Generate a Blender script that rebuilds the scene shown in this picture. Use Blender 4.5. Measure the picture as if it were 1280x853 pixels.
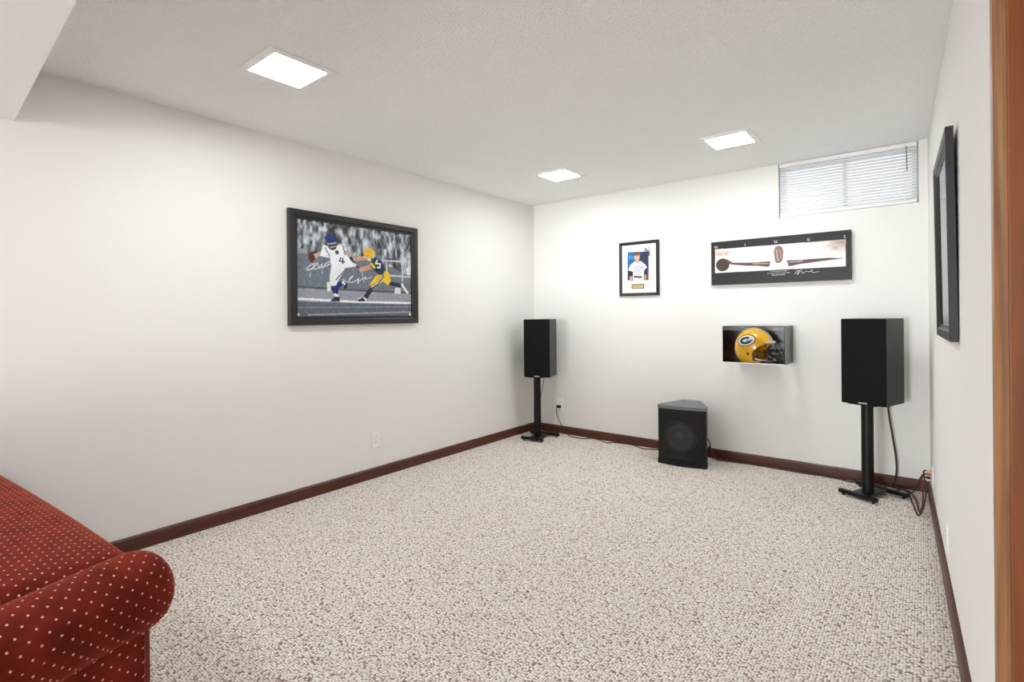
import bpy, bmesh, math, random
import numpy as np
from mathutils import Vector, Matrix

random.seed(7)
for o in list(bpy.data.objects):
    bpy.data.objects.remove(o)
scene = bpy.context.scene
COL = scene.collection
PI = math.pi

# ------------------------------------------------------------------ camera
ROOM_W, ROOM_H = 3.098, 2.25          # back wall width, ceiling height
RA = 0.0325                           # the right wall opens out by about 1.9 degrees
REAR_Y = -9.6
F_PX, YAW, ROLL, CY = 644.85, 0.6718, -0.0083, 394.23
cam_d = bpy.data.cameras.new('camera')
cam = bpy.data.objects.new('camera', cam_d)
COL.objects.link(cam)
cam_d.sensor_fit = 'HORIZONTAL'
cam_d.sensor_width = 36.0
cam_d.lens = F_PX / 1280.0 * 36.0
cam_d.shift_y = -(426.5 - CY) / 1280.0
cam_d.clip_start = 0.02
_fw = Vector((-math.sin(YAW), math.cos(YAW), 0))
_rt = Vector((math.cos(YAW), math.sin(YAW), 0))
_up = Vector((0, 0, 1))
_c, _s = math.cos(ROLL), math.sin(ROLL)
_X = _rt * _c + _up * _s
_Y = _up * _c - _rt * _s
_Z = -_fw
cam.matrix_world = Matrix(((_X.x, _Y.x, _Z.x, 3.0643), (_X.y, _Y.y, _Z.y, -4.2189),
                           (_X.z, _Y.z, _Z.z, 1.1497), (0, 0, 0, 1)))
scene.camera = cam

# ------------------------------------------------------------------ world, lights, exposure
world = bpy.data.worlds.new('sky')
scene.world = world
world.use_nodes = True
world.node_tree.nodes['Background'].inputs[0].default_value = (0.93, 0.97, 1.0, 1)
world.node_tree.nodes['Background'].inputs[1].default_value = 1.0
PANEL_EMISSION = 45.0
day = bpy.data.lights.new('daylight', 'AREA')      # unseen area lamp, added for daylight outside the glazed rear doors
day.shape = 'RECTANGLE'
day.size, day.size_y = 1.35, 1.4
day.energy = 255
day.color = (0.92, 0.97, 1.0)
day_o = bpy.data.objects.new('daylight', day)
COL.objects.link(day_o)
day_o.location = (1.32, REAR_Y - 0.40, 0.85)
day_o.rotation_euler = (math.radians(90), 0, 0)
vs = scene.view_settings
vs.view_transform = 'Standard'
vs.look = 'None'
vs.gamma = 1.0
vs.use_curve_mapping = False
vs.exposure = 0.52


# ------------------------------------------------------------------ helpers
def lin(c):
    return tuple(((v / 255) / 12.92 if v / 255 <= 0.04045 else ((v / 255 + 0.055) / 1.055) ** 2.4) for v in c[:3])


def tag(o, label=None, cat=None, group=None, kind=None):
    if label: o['label'] = label
    if cat: o['category'] = cat
    if group: o['group'] = group
    if kind: o['kind'] = kind
    return o


def mesh_obj(name, me, mat, parent=None):
    o = bpy.data.objects.new(name, me)
    COL.objects.link(o)
    if mat is not None:
        if len(me.materials) == 0:
            me.materials.append(mat)
    if parent is not None:
        o.parent = parent
    return o


def obj(name, bm, mat, parent=None, smooth=False):
    bmesh.ops.recalc_face_normals(bm, faces=bm.faces)
    me = bpy.data.meshes.new(name)
    bm.to_mesh(me)
    bm.free()
    if smooth:
        set_smooth(me)
    return mesh_obj(name, me, mat, parent)


def set_smooth(me, angle=0.7):
    me.polygons.foreach_set('use_smooth', [True] * len(me.polygons))
    try:
        me.set_sharp_from_angle(angle=angle)
    except Exception:
        pass


def empty(name, loc, rz=0.0):
    o = bpy.data.objects.new(name, None)
    COL.objects.link(o)
    o.location = loc
    o.rotation_euler = (0, 0, rz)
    o.empty_display_size = 0.05
    return o


def copy_part(o, parent, loc=None):
    c = o.copy()
    COL.objects.link(c)
    c.parent = parent
    if loc is not None:
        c.location = loc
    return c


def box(bm, x0, x1, y0, y1, z0, z1):
    v = [bm.verts.new(p) for p in ((x0, y0, z0), (x1, y0, z0), (x1, y1, z0), (x0, y1, z0),
                                   (x0, y0, z1), (x1, y0, z1), (x1, y1, z1), (x0, y1, z1))]
    for f in ((0, 3, 2, 1), (4, 5, 6, 7), (0, 1, 5, 4), (1, 2, 6, 5), (2, 3, 7, 6), (3, 0, 4, 7)):
        bm.faces.new([v[i] for i in f])
    return v


def boxm(*dims, bevel=0.0, seg=2):
    bm = bmesh.new()
    box(bm, *dims)
    if bevel > 0:
        bmesh.ops.bevel(bm, geom=list(bm.edges), offset=bevel, segments=seg, profile=0.5, affect='EDGES')
    return bm


def prism(bm, pts, z0, z1):
    """vertical prism over a plan polygon"""
    a = [bm.verts.new((x, y, z0)) for x, y in pts]
    b = [bm.verts.new((x, y, z1)) for x, y in pts]
    n = len(pts)
    bm.faces.new(list(reversed(a)))
    bm.faces.new(b)
    for i in range(n):
        j = (i + 1) % n
        bm.faces.new((a[i], a[j], b[j], b[i]))
    return a, b


def prism_y(bm, pts, y0, y1):
    """prism over an x-z polygon, extruded in y"""
    a = [bm.verts.new((x, y0, z)) for x, z in pts]
    b = [bm.verts.new((x, y1, z)) for x, z in pts]
    n = len(pts)
    bm.faces.new(a)
    bm.faces.new(list(reversed(b)))
    for i in range(n):
        j = (i + 1) % n
        bm.faces.new((a[j], a[i], b[i], b[j]))


def smooth_path(pts, n=6):
    P = [Vector(p) for p in pts]
    if len(P) < 3:
        return P
    out = []
    for i in range(len(P) - 1):
        p0 = P[max(i - 1, 0)]; p1 = P[i]; p2 = P[i + 1]; p3 = P[min(i + 2, len(P) - 1)]
        for k in range(n):
            t = k / n
            out.append(0.5 * ((2 * p1) + (p2 - p0) * t + (2 * p0 - 5 * p1 + 4 * p2 - p3) * t * t
                              + (3 * p1 - p0 - 3 * p2 + p3) * t ** 3))
    out.append(P[-1])
    return out


def tube(bm, pts, r, seg=8, smooth=6):
    P = smooth_path(pts, smooth) if smooth else [Vector(p) for p in pts]
    rings = []
    ref = Vector((0, 0, 1))
    for i, p in enumerate(P):
        d = (P[min(i + 1, len(P) - 1)] - P[max(i - 1, 0)])
        if d.length < 1e-9:
            d = Vector((0, 0, 1))
        d.normalize()
        rf = ref if abs(d.dot(ref)) < 0.95 else Vector((1, 0, 0))
        a = d.cross(rf).normalized()
        b = d.cross(a).normalized()
        rings.append([bm.verts.new(p + (a * math.cos(2 * PI * k / seg) + b * math.sin(2 * PI * k / seg)) * r)
                      for k in range(seg)])
    for i in range(len(rings) - 1):
        for k in range(seg):
            j = (k + 1) % seg
            bm.faces.new((rings[i][k], rings[i][j], rings[i + 1][j], rings[i + 1][k]))
    bm.faces.new(rings[0][::-1])
    bm.faces.new(rings[-1])


def lathe_y(bm, prof, cx, cz, seg=40):
    """prof: list of (radius, y); turned about an axis parallel to y through (cx, cz)"""
    rings = []
    for r, y in prof:
        if r < 1e-6:
            rings.append([bm.verts.new((cx, y, cz))])
        else:
            rings.append([bm.verts.new((cx + r * math.cos(2 * PI * k / seg), y, cz + r * math.sin(2 * PI * k / seg)))
                          for k in range(seg)])
    for a, b in zip(rings[:-1], rings[1:]):
        for k in range(seg):
            j = (k + 1) % seg
            if len(a) == 1 and len(b) > 1:
                bm.faces.new((a[0], b[k], b[j]))
            elif len(b) == 1 and len(a) > 1:
                bm.faces.new((a[k], b[0], a[j]))
            elif len(a) > 1:
                bm.faces.new((a[k], b[k], b[j], a[j]))


def frame_sweep(bm, w, h, prof, cx=0.0, cz=0.0):
    """mitred frame around a w x h rectangle in the x-z plane; prof = (inset, y) points, closed"""
    loops = []
    for d, y in prof:
        x, z = w / 2 - d, h / 2 - d
        loops.append([bm.verts.new((cx + sx * x, y, cz + sz * z)) for sx, sz in ((-1, -1), (1, -1), (1, 1), (-1, 1))])
    n = len(loops)
    for i in range(n):
        a, b = loops[i], loops[(i + 1) % n]
        for k in range(4):
            j = (k + 1) % 4
            bm.faces.new((a[k], a[j], b[j], b[k]))


def loft_uv(name, rings, mat, parent=None, closed=True, v0=0.0, cap=True):
    """rings of equal length -> smooth mesh with UVs in metres"""
    bm = bmesh.new()
    uvl = bm.loops.layers.uv.new('UVMap')
    R = [[Vector(p) for p in r] for r in rings]
    V = [[bm.verts.new(p) for p in r] for r in R]
    m = len(R[0])
    us = []
    mid = max(R, key=lambda r: sum((r[k] - r[(k + 1) % m]).length for k in range(m)))
    acc = [0.0]
    for k in range(m):
        acc.append(acc[-1] + (mid[k] - mid[(k + 1) % m]).length)
    vs_ = [v0]
    for i in range(len(R) - 1):
        vs_.append(vs_[-1] + max((R[i][k] - R[i + 1][k]).length for k in range(m)))
    for i in range(len(R) - 1):
        for k in range(m if closed else m - 1):
            j = (k + 1) % m
            try:
                f = bm.faces.new((V[i][k], V[i][j], V[i + 1][j], V[i + 1][k]))
            except ValueError:
                continue
            for lp, (uu, vv) in zip(f.loops, ((acc[k], vs_[i]), (acc[k + 1], vs_[i]), (acc[k + 1], vs_[i + 1]), (acc[k], vs_[i + 1]))):
                lp[uvl].uv = (uu, vv)
    if cap:
        for r in (V[0][::-1], V[-1]):
            f = bm.faces.new(r)
            c = sum((v.co for v in f.verts), Vector()) / m
            for lp in f.loops:
                d = lp.vert.co - c
                lp[uvl].uv = (d.x + d.y, d.z)
    bmesh.ops.recalc_face_normals(bm, faces=bm.faces)
    me = bpy.data.meshes.new(name)
    bm.to_mesh(me)
    bm.free()
    set_smooth(me, 1.2)
    return mesh_obj(name, me, mat, parent)


def box_uv(me):
    """box-projected UVs in metres"""
    uv = me.uv_layers.new(name='UVMap') if not me.uv_layers else me.uv_layers[0]
    for p in me.polygons:
        n = p.normal
        ax = max(range(3), key=lambda i: abs(n[i]))
        for li in p.loop_indices:
            c = me.vertices[me.loops[li].vertex_index].co
            uv.data[li].uv = ((c.y, c.z), (c.x, c.z), (c.x, c.y))[ax]


def soft_box(name, x0, x1, y0, y1, z0, z1, r, mat, parent, puff=0.0, n=14):
    """rounded, slightly crowned upholstered block"""
    bm = bmesh.new()
    box(bm, x0, x1, y0, y1, z0, z1)
    bmesh.ops.bevel(bm, geom=list(bm.edges), offset=r, segments=5, profile=0.5, affect='EDGES')
    if puff:
        bmesh.ops.subdivide_edges(bm, edges=[e for e in bm.edges if e.calc_length() > 0.12], cuts=n, use_grid_fill=True)
        cx, cy, cz = (x0 + x1) / 2, (y0 + y1) / 2, (z0 + z1) / 2
        for v in bm.verts:
            a = max(0, 1 - (2 * (v.co.x - cx) / (x1 - x0)) ** 2)
            b = max(0, 1 - (2 * (v.co.y - cy) / (y1 - y0)) ** 2)
            c = max(0, 1 - (2 * (v.co.z - cz) / (z1 - z0)) ** 2)
            if v.co.z > cz:
                v.co.z += puff * a * b
            v.co.y += puff * a * c * (1 if v.co.y > cy else -1)
    o = obj(name, bm, mat, parent)
    box_uv(o.data)
    set_smooth(o.data, 1.0)
    return o


_font = {}


def text_mesh(name, s, size, loc, mat, parent, align='CENTER', extrude=0.0004):
    """lettering standing in the x-z plane, facing -y"""
    cu = bpy.data.curves.new(name, 'FONT')
    cu.body = s
    cu.size = size
    cu.align_x = align
    cu.align_y = 'CENTER'
    cu.extrude = extrude
    cu.resolution_u = 2
    t = bpy.data.objects.new(name, cu)
    COL.objects.link(t)
    bpy.context.view_layer.update()
    me = bpy.data.meshes.new_from_object(t.evaluated_get(bpy.context.evaluated_depsgraph_get()))
    bpy.data.objects.remove(t)
    bpy.data.curves.remove(cu)
    me.name = name
    me.transform(Matrix.Rotation(PI / 2, 4, 'X'))
    me.materials.clear()
    o = mesh_obj(name, me, mat, parent)
    o.location = loc
    return o


# ------------------------------------------------------------------ materials
def new_mat(name):
    m = bpy.data.materials.new(name)
    m.use_nodes = True
    nt = m.node_tree
    return m, nt, nt.nodes['Principled BSDF']


def plain(name, col, rough=0.5, metal=0.0, spec=0.5, coat=0.0, noise=0.0, nscale=40.0, bump=0.0):
    m, nt, b = new_mat(name)
    c = lin(col)
    b.inputs['Base Color'].default_value = (*c, 1)
    b.inputs['Roughness'].default_value = rough
    b.inputs['Metallic'].default_value = metal
    b.inputs['Specular IOR Level'].default_value = spec
    b.inputs['Coat Weight'].default_value = coat
    if noise or bump:
        tc = nt.nodes.new('ShaderNodeTexCoord')
        nz = nt.nodes.new('ShaderNodeTexNoise')
        nz.inputs['Scale'].default_value = nscale
        nz.inputs['Detail'].default_value = 4
        nt.links.new(tc.outputs['Object'], nz.inputs['Vector'])
        if noise:
            mx = nt.nodes.new('ShaderNodeMix'); mx.data_type = 'RGBA'
            mx.inputs['A'].default_value = (*[v * (1 - noise) for v in c], 1)
            mx.inputs['B'].default_value = (*[min(1, v * (1 + noise)) for v in c], 1)
            nt.links.new(nz.outputs['Fac'], mx.inputs['Factor'])
            nt.links.new(mx.outputs['Result'], b.inputs['Base Color'])
        if bump:
            bp = nt.nodes.new('ShaderNodeBump')
            bp.inputs['Strength'].default_value = bump
            bp.inputs['Distance'].default_value = 0.003
            nt.links.new(nz.outputs['Fac'], bp.inputs['Height'])
            nt.links.new(bp.outputs['Normal'], b.inputs['Normal'])
    return m


def wood(name, c1, c2, rough=0.35, axis=2, scale=30.0, coat=0.2):
    m, nt, b = new_mat(name)
    tc = nt.nodes.new('ShaderNodeTexCoord')
    mp = nt.nodes.new('ShaderNodeMapping')
    s = [scale] * 3
    s[axis] = scale * 0.06
    mp.inputs['Scale'].default_value = s
    nz = nt.nodes.new('ShaderNodeTexNoise')
    nz.inputs['Scale'].default_value = 1.5
    nz.inputs['Detail'].default_value = 6
    nz.inputs['Distortion'].default_value = 0.6
    cr = nt.nodes.new('ShaderNodeValToRGB')
    cr.color_ramp.elements[0].position = 0.3
    cr.color_ramp.elements[1].position = 0.75
    cr.color_ramp.elements[0].color = (*lin(c1), 1)
    cr.color_ramp.elements[1].color = (*lin(c2), 1)
    nt.links.new(tc.outputs['Object'], mp.inputs['Vector'])
    nt.links.new(mp.outputs['Vector'], nz.inputs['Vector'])
    nt.links.new(nz.outputs['Fac'], cr.inputs['Fac'])
    nt.links.new(cr.outputs['Color'], b.inputs['Base Color'])
    b.inputs['Roughness'].default_value = rough
    b.inputs['Coat Weight'].default_value = coat
    b.inputs['Coat Roughness'].default_value = 0.25
    return m


def thin_glass(name, refl=1.0, tint=(1, 1, 1)):
    m = bpy.data.materials.new(name)
    m.use_nodes = True
    nt = m.node_tree
    nt.nodes.clear()
    out = nt.nodes.new('ShaderNodeOutputMaterial')
    tr = nt.nodes.new('ShaderNodeBsdfTransparent')
    tr.inputs['Color'].default_value = (*tint, 1)
    gl = nt.nodes.new('ShaderNodeBsdfGlossy')
    gl.inputs['Roughness'].default_value = 0.02
    fr = nt.nodes.new('ShaderNodeFresnel')
    fr.inputs['IOR'].default_value = 1.45
    ml = nt.nodes.new('ShaderNodeMath'); ml.operation = 'MULTIPLY'; ml.inputs[1].default_value = refl
    mx = nt.nodes.new('ShaderNodeMixShader')
    nt.links.new(fr.outputs[0], ml.inputs[0])
    nt.links.new(ml.outputs[0], mx.inputs[0])
    nt.links.new(tr.outputs[0], mx.inputs[1])
    nt.links.new(gl.outputs[0], mx.inputs[2])
    nt.links.new(mx.outputs[0], out.inputs['Surface'])
    return m


def carpet_mat():
    m, nt, b = new_mat('berber_carpet')
    N, L = nt.nodes, nt.links
    tc = N.new('ShaderNodeTexCoord')
    mp = N.new('ShaderNodeMapping')
    mp.inputs['Scale'].default_value = (1 / 0.0092, 1 / 0.0080, 1)
    mp.inputs['Rotation'].default_value = (0, 0, 0.0)
    L.new(tc.outputs['Object'], mp.inputs['Vector'])
    vo = N.new('ShaderNodeTexVoronoi')
    vo.voronoi_dimensions = '2D'
    vo.inputs['Scale'].default_value = 1.0
    vo.inputs['Randomness'].default_value = 0.6
    L.new(mp.outputs['Vector'], vo.inputs['Vector'])
    sp = N.new('ShaderNodeSeparateColor')
    L.new(vo.outputs['Color'], sp.inputs['Color'])
    cr = N.new('ShaderNodeValToRGB')
    el = cr.color_ramp.elements
    el[0].position = 0.0; el[0].color = (*lin((150, 126, 113)), 1)
    el[1].position = 1.0; el[1].color = (*lin((252, 247, 241)), 1)
    for pos, c in ((0.05, (196, 174, 158)), (0.14, (238, 225, 212)), (0.62, (250, 242, 232))):
        e = el.new(pos); e.color = (*lin(c), 1)
    L.new(sp.outputs['Red'], cr.inputs['Fac'])
    # shade between the loops, painted as darker brown at the cell edges
    mr = N.new('ShaderNodeMapRange')
    mr.inputs['From Min'].default_value = 0.39
    mr.inputs['From Max'].default_value = 0.64
    mr.inputs['To Min'].default_value = 0.0
    mr.inputs['To Max'].default_value = 0.85
    L.new(vo.outputs['Distance'], mr.inputs['Value'])
    mx = N.new('ShaderNodeMix'); mx.data_type = 'RGBA'
    mx.inputs['B'].default_value = (*lin((116, 93, 79)), 1)
    L.new(mr.outputs['Result'], mx.inputs['Factor'])
    L.new(cr.outputs['Color'], mx.inputs['A'])
    # mottling of the heathered yarn
    nz = N.new('ShaderNodeTexNoise'); nz.inputs['Scale'].default_value = 55; nz.inputs['Detail'].default_value = 3
    L.new(tc.outputs['Object'], nz.inputs['Vector'])
    m2 = N.new('ShaderNodeMix'); m2.data_type = 'RGBA'; m2.blend_type = 'MULTIPLY'
    m2.inputs['Factor'].default_value = 1.0
    c2 = N.new('ShaderNodeMapRange')
    c2.inputs['From Min'].default_value = 0.3; c2.inputs['From Max'].default_value = 0.7
    c2.inputs['To Min'].default_value = 0.86; c2.inputs['To Max'].default_value = 1.08
    L.new(nz.outputs['Fac'], c2.inputs['Value'])
    cb = N.new('ShaderNodeCombineColor')
    for k in ('Red', 'Green', 'Blue'):
        L.new(c2.outputs['Result'], cb.inputs[k])
    L.new(mx.outputs['Result'], m2.inputs['A'])
    L.new(cb.outputs['Color'], m2.inputs['B'])
    L.new(m2.outputs['Result'], b.inputs['Base Color'])
    inv = N.new('ShaderNodeMath'); inv.operation = 'SUBTRACT'; inv.inputs[0].default_value = 1.0
    L.new(vo.outputs['Distance'], inv.inputs[1])
    bp = N.new('ShaderNodeBump')
    bp.inputs['Strength'].default_value = 0.55
    bp.inputs['Distance'].default_value = 0.006
    L.new(inv.outputs[0], bp.inputs['Height'])
    L.new(bp.outputs['Normal'], b.inputs['Normal'])
    b.inputs['Roughness'].default_value = 0.95
    b.inputs['Specular IOR Level'].default_value = 0.1
    return m


def velvet_mat():
    m, nt, b = new_mat('red_dotted_velvet')
    N, L = nt.nodes, nt.links
    uv = N.new('ShaderNodeUVMap')
    masks = []
    S = 0.0315
    for off in (0.0, 0.5):
        mp = N.new('ShaderNodeMapping')
        mp.inputs['Scale'].default_value = (1 / S, 1 / S, 1)
        mp.inputs['Location'].default_value = (off, off, 0)
        L.new(uv.outputs['UV'], mp.inputs['Vector'])
        fr = N.new('ShaderNodeVectorMath'); fr.operation = 'FRACTION'
        L.new(mp.outputs['Vector'], fr.inputs[0])
        sb = N.new('ShaderNodeVectorMath'); sb.operation = 'SUBTRACT'; sb.inputs[1].default_value = (0.5, 0.5, 0)
        L.new(fr.outputs[0], sb.inputs[0])
        ln = N.new('ShaderNodeVectorMath'); ln.operation = 'LENGTH'
        L.new(sb.outputs[0], ln.inputs[0])
        mr = N.new('ShaderNodeMapRange')
        mr.inputs['From Min'].default_value = 0.052; mr.inputs['From Max'].default_value = 0.082
        mr.inputs['To Min'].default_value = 1.0; mr.inputs['To Max'].default_value = 0.0
        L.new(ln.outputs['Value'], mr.inputs['Value'])
        masks.append(mr)
    ad = N.new('ShaderNodeMath'); ad.operation = 'MAXIMUM'
    L.new(masks[0].outputs[0], ad.inputs[0]); L.new(masks[1].outputs[0], ad.inputs[1])
    tc = N.new('ShaderNodeTexCoord')
    nz = N.new('ShaderNodeTexNoise'); nz.inputs['Scale'].default_value = 14; nz.inputs['Detail'].default_value = 5
    L.new(tc.outputs['Object'], nz.inputs['Vector'])
    cr = N.new('ShaderNodeValToRGB')
    cr.color_ramp.elements[0].position = 0.3; cr.color_ramp.elements[0].color = (*lin((86, 20, 13)), 1)
    cr.color_ramp.elements[1].position = 0.7; cr.color_ramp.elements[1].color = (*lin((124, 37, 24)), 1)
    L.new(nz.outputs['Fac'], cr.inputs['Fac'])
    mx = N.new('ShaderNodeMix'); mx.data_type = 'RGBA'
    mx.inputs['B'].default_value = (*lin((232, 186, 160)), 1)
    L.new(ad.outputs[0], mx.inputs['Factor'])
    L.new(cr.outputs['Color'], mx.inputs['A'])
    L.new(mx.outputs['Result'], b.inputs['Base Color'])
    b.inputs['Roughness'].default_value = 0.85
    b.inputs['Specular IOR Level'].default_value = 0.15
    b.inputs['Sheen Weight'].default_value = 0.36
    b.inputs['Sheen Roughness'].default_value = 0.4
    b.inputs['Sheen Tint'].default_value = (*lin((245, 120, 85)), 1)
    n2 = N.new('ShaderNodeTexNoise'); n2.inputs['Scale'].default_value = 900
    L.new(tc.outputs['Object'], n2.inputs['Vector'])
    bp = N.new('ShaderNodeBump'); bp.inputs['Strength'].default_value = 0.25; bp.inputs['Distance'].default_value = 0.001
    L.new(n2.outputs['Fac'], bp.inputs['Height']); L.new(bp.outputs['Normal'], b.inputs['Normal'])
    return m


def ceiling_mat():
    m, nt, b = new_mat('textured_ceiling')
    N, L = nt.nodes, nt.links
    b.inputs['Base Color'].default_value = (*lin((251, 250, 249)), 1)
    b.inputs['Roughness'].default_value = 0.95
    b.inputs['Specular IOR Level'].default_value = 0.1
    tc = N.new('ShaderNodeTexCoord')
    vo = N.new('ShaderNodeTexVoronoi'); vo.inputs['Scale'].default_value = 110
    L.new(tc.outputs['Object'], vo.inputs['Vector'])
    nz = N.new('ShaderNodeTexNoise'); nz.inputs['Scale'].default_value = 160; nz.inputs['Detail'].default_value = 3
    L.new(tc.outputs['Object'], nz.inputs['Vector'])
    ad = N.new('ShaderNodeMath'); ad.operation = 'ADD'
    L.new(vo.outputs['Distance'], ad.inputs[0]); L.new(nz.outputs['Fac'], ad.inputs[1])
    bp = N.new('ShaderNodeBump'); bp.inputs['Strength'].default_value = 0.8; bp.inputs['Distance'].default_value = 0.006
    L.new(ad.outputs[0], bp.inputs['Height']); L.new(bp.outputs['Normal'], b.inputs['Normal'])
    return m


def print_mat(name, rough=0.35):
    m, nt, b = new_mat(name)
    at = nt.nodes.new('ShaderNodeVertexColor')
    at.layer_name = 'print'
    nt.links.new(at.outputs['Color'], b.inputs['Base Color'])
    b.inputs['Roughness'].default_value = rough
    b.inputs['Specular IOR Level'].default_value = 0.3
    return m


M = dict(
    wall=plain('wall_paint', (238, 235, 231), 0.9, spec=0.15, bump=0.08, nscale=220),
    ceiling=ceiling_mat(),
    soffit=plain('soffit_paint', (240, 238, 236), 0.9, spec=0.15, bump=0.12, nscale=160),
    carpet=carpet_mat(),
    base=wood('dark_stained_wood', (62, 24, 12), (98, 46, 24), 0.35, axis=0, scale=26),
    base_y=wood('dark_stained_wood_side', (60, 22, 10), (96, 44, 22), 0.45, axis=1, scale=26, coat=0.05),
    oak=wood('golden_oak', (108, 54, 12), (144, 78, 24), 0.5, axis=2, scale=22, coat=0.0),
    oak_edge=wood('pale_oak_edge', (124, 78, 40), (166, 116, 68), 0.45, axis=2, scale=22),
    white=plain('white_plastic', (243, 242, 238), 0.4),
    grey_slot=plain('grey_slot', (120, 118, 114), 0.5),
    white_paint=plain('white_enamel', (244, 244, 244), 0.45),
    black_frame=plain('black_frame', (26, 25, 26), 0.45, noise=0.15, nscale=90),
    black_wood=wood('black_ash', (34, 33, 33), (62, 60, 58), 0.5, axis=2, scale=60, coat=0.05),
    black_cloth=plain('black_grille_cloth', (16, 16, 19), 0.85, spec=0.2, noise=0.1, nscale=400),
    black_metal=plain('black_metal', (6, 6, 7), 0.4, spec=0.3),
    black_plastic=plain('black_plastic', (12, 11, 12), 0.45, spec=0.35, noise=0.15, nscale=300),
    sub_lid=plain('grey_black_lid', (112, 108, 107), 0.42, noise=0.08, nscale=60),
    cone=plain('speaker_cone', (38, 37, 39), 0.3),
    rubber=plain('black_rubber', (6, 6, 6), 0.6),
    silver=plain('silver_badge', (205, 205, 205), 0.3, metal=0.8),
    cable=plain('dark_cable', (46, 34, 30), 0.55),
    cable_red=plain('red_brown_cable', (98, 36, 30), 0.5),
    red_plug=plain('red_plug', (206, 62, 44), 0.45),
    yellow_plug=plain('yellow_plug', (222, 208, 96), 0.45),
    chrome=plain('nickel', (200, 196, 188), 0.25, metal=1.0),
    velvet=velvet_mat(),
    piping=plain('red_piping', (112, 30, 26), 0.7),
    dark_leg=plain('dark_leg', (44, 26, 18), 0.45),
    helmet=plain('gold_helmet_shell', (255, 194, 44), 0.18, coat=0.6),
    helmet_in=plain('helmet_padding', (120, 84, 40), 0.8),
    green=plain('dark_green', (24, 56, 42), 0.35),
    decal_white=plain('white_decal', (246, 246, 246), 0.3),
    acrylic=thin_glass('clear_acrylic', 1.0),
    glass=thin_glass('window_glass', 1.0),
    case_black=plain('black_back_panel', (30, 30, 32), 0.25),
    mat_board=plain('pale_mat_board', (246, 247, 250), 0.8),
    letter=plain('white_lettering', (222, 220, 216), 0.6),
    fb=print_mat('football_photo_print'), bb=print_mat('baseball_photo_print'), pn=print_mat('panorama_print', 0.4),
)


def emit_mat():
    m = bpy.data.materials.new('lit_diffuser')
    m.use_nodes = True
    nt = m.node_tree
    nt.nodes.clear()
    out = nt.nodes.new('ShaderNodeOutputMaterial')
    e = nt.nodes.new('ShaderNodeEmission')
    e.inputs['Color'].default_value = (0.935, 0.98, 1.0, 1)
    e.inputs['Strength'].default_value = PANEL_EMISSION
    nt.links.new(e.outputs[0], out.inputs['Surface'])
    return m


def slat_mat():
    m, nt, b = new_mat('white_blind_slat')
    b.inputs['Base Color'].default_value = (*lin((250, 251, 252)), 1)
    b.inputs['Roughness'].default_value = 0.45
    tl = nt.nodes.new('ShaderNodeBsdfTranslucent')
    tl.inputs['Color'].default_value = (0.9, 0.93, 0.95, 1)
    mx = nt.nodes.new('ShaderNodeMixShader')
    mx.inputs[0].default_value = 0.15
    out = nt.nodes['Material Output']
    nt.links.new(b.outputs[0], mx.inputs[1])
    nt.links.new(tl.outputs[0], mx.inputs[2])
    nt.links.new(mx.outputs[0], out.inputs['Surface'])
    return m


M['panel'] = emit_mat()
M['slat'] = slat_mat()


def RW(t, z=0.0, o=0.0):
    """point on the right wall, t metres from the back wall, o metres out into the room"""
    return Vector((ROOM_W + math.sin(RA) * t - o, -t, z))


LEFT_RZ, RIGHT_RZ = PI / 2, -PI / 2 + RA

# ------------------------------------------------------------------ setting
bm = bmesh.new()
box(bm, -0.15, 3.75, REAR_Y - 0.15, 0.15, -0.06, 0.0)
tag(obj('floor', bm, M['carpet']), 'beige and brown flecked loop pile carpet floor', 'floor', kind='structure')

bm = bmesh.new()
box(bm, -0.15, 3.75, REAR_Y - 0.15, 0.15, ROOM_H, ROOM_H + 0.1)
tag(obj('ceiling', bm, M['ceiling']), 'white ceiling with stippled texture', 'ceiling', kind='structure')

bm = bmesh.new()
xr = ROOM_W + math.sin(RA) * 3.93
prism(bm, [(0, -3.808), (0, REAR_Y), (ROOM_W - RA * REAR_Y, REAR_Y), (xr, -3.93)][::-1], 2.008, ROOM_H)
tag(obj('trim_1', bm, M['soffit']), 'boxed ceiling drop across the near end of the room', 'soffit', kind='structure')

bm = bmesh.new()
box(bm, -0.15, 0, REAR_Y - 0.15, 0.15, 0, ROOM_H)
tag(obj('wall_left', bm, M['wall']), 'long white wall on the left with the football photo', 'wall', kind='structure')

WX0, WX1, WZ0 = 2.238, 3.052, 1.853
bm = bmesh.new()
box(bm, 0, WX0, 0, 0.15, 0, ROOM_H)
box(bm, WX0, WX1, 0, 0.15, 0, WZ0)
box(bm, WX1, 3.75, 0, 0.15, 0, ROOM_H)
tag(obj('wall_back', bm, M['wall']), 'white far wall with the high window and speakers', 'wall', kind='structure')

DT0, DT1, DZ = 2.87, 3.66, 2.0


def rw_prism(bm, t0, t1, z0, z1, o0=0.0, o1=-0.12):
    pts = [RW(t0, 0, o0), RW(t1, 0, o0), RW(t1, 0, o1), RW(t0, 0, o1)]
    prism(bm, [(p.x, p.y) for p in pts], z0, z1)


bm = bmesh.new()
rw_prism(bm, 0.0, DT0, 0, ROOM_H)
rw_prism(bm, DT0, DT1, DZ, ROOM_H)
rw_prism(bm, DT1, -REAR_Y, 0, ROOM_H)
tag(obj('wall_right', bm, M['wall']), 'white wall on the right beside the oak doorway', 'wall', kind='structure')

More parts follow.
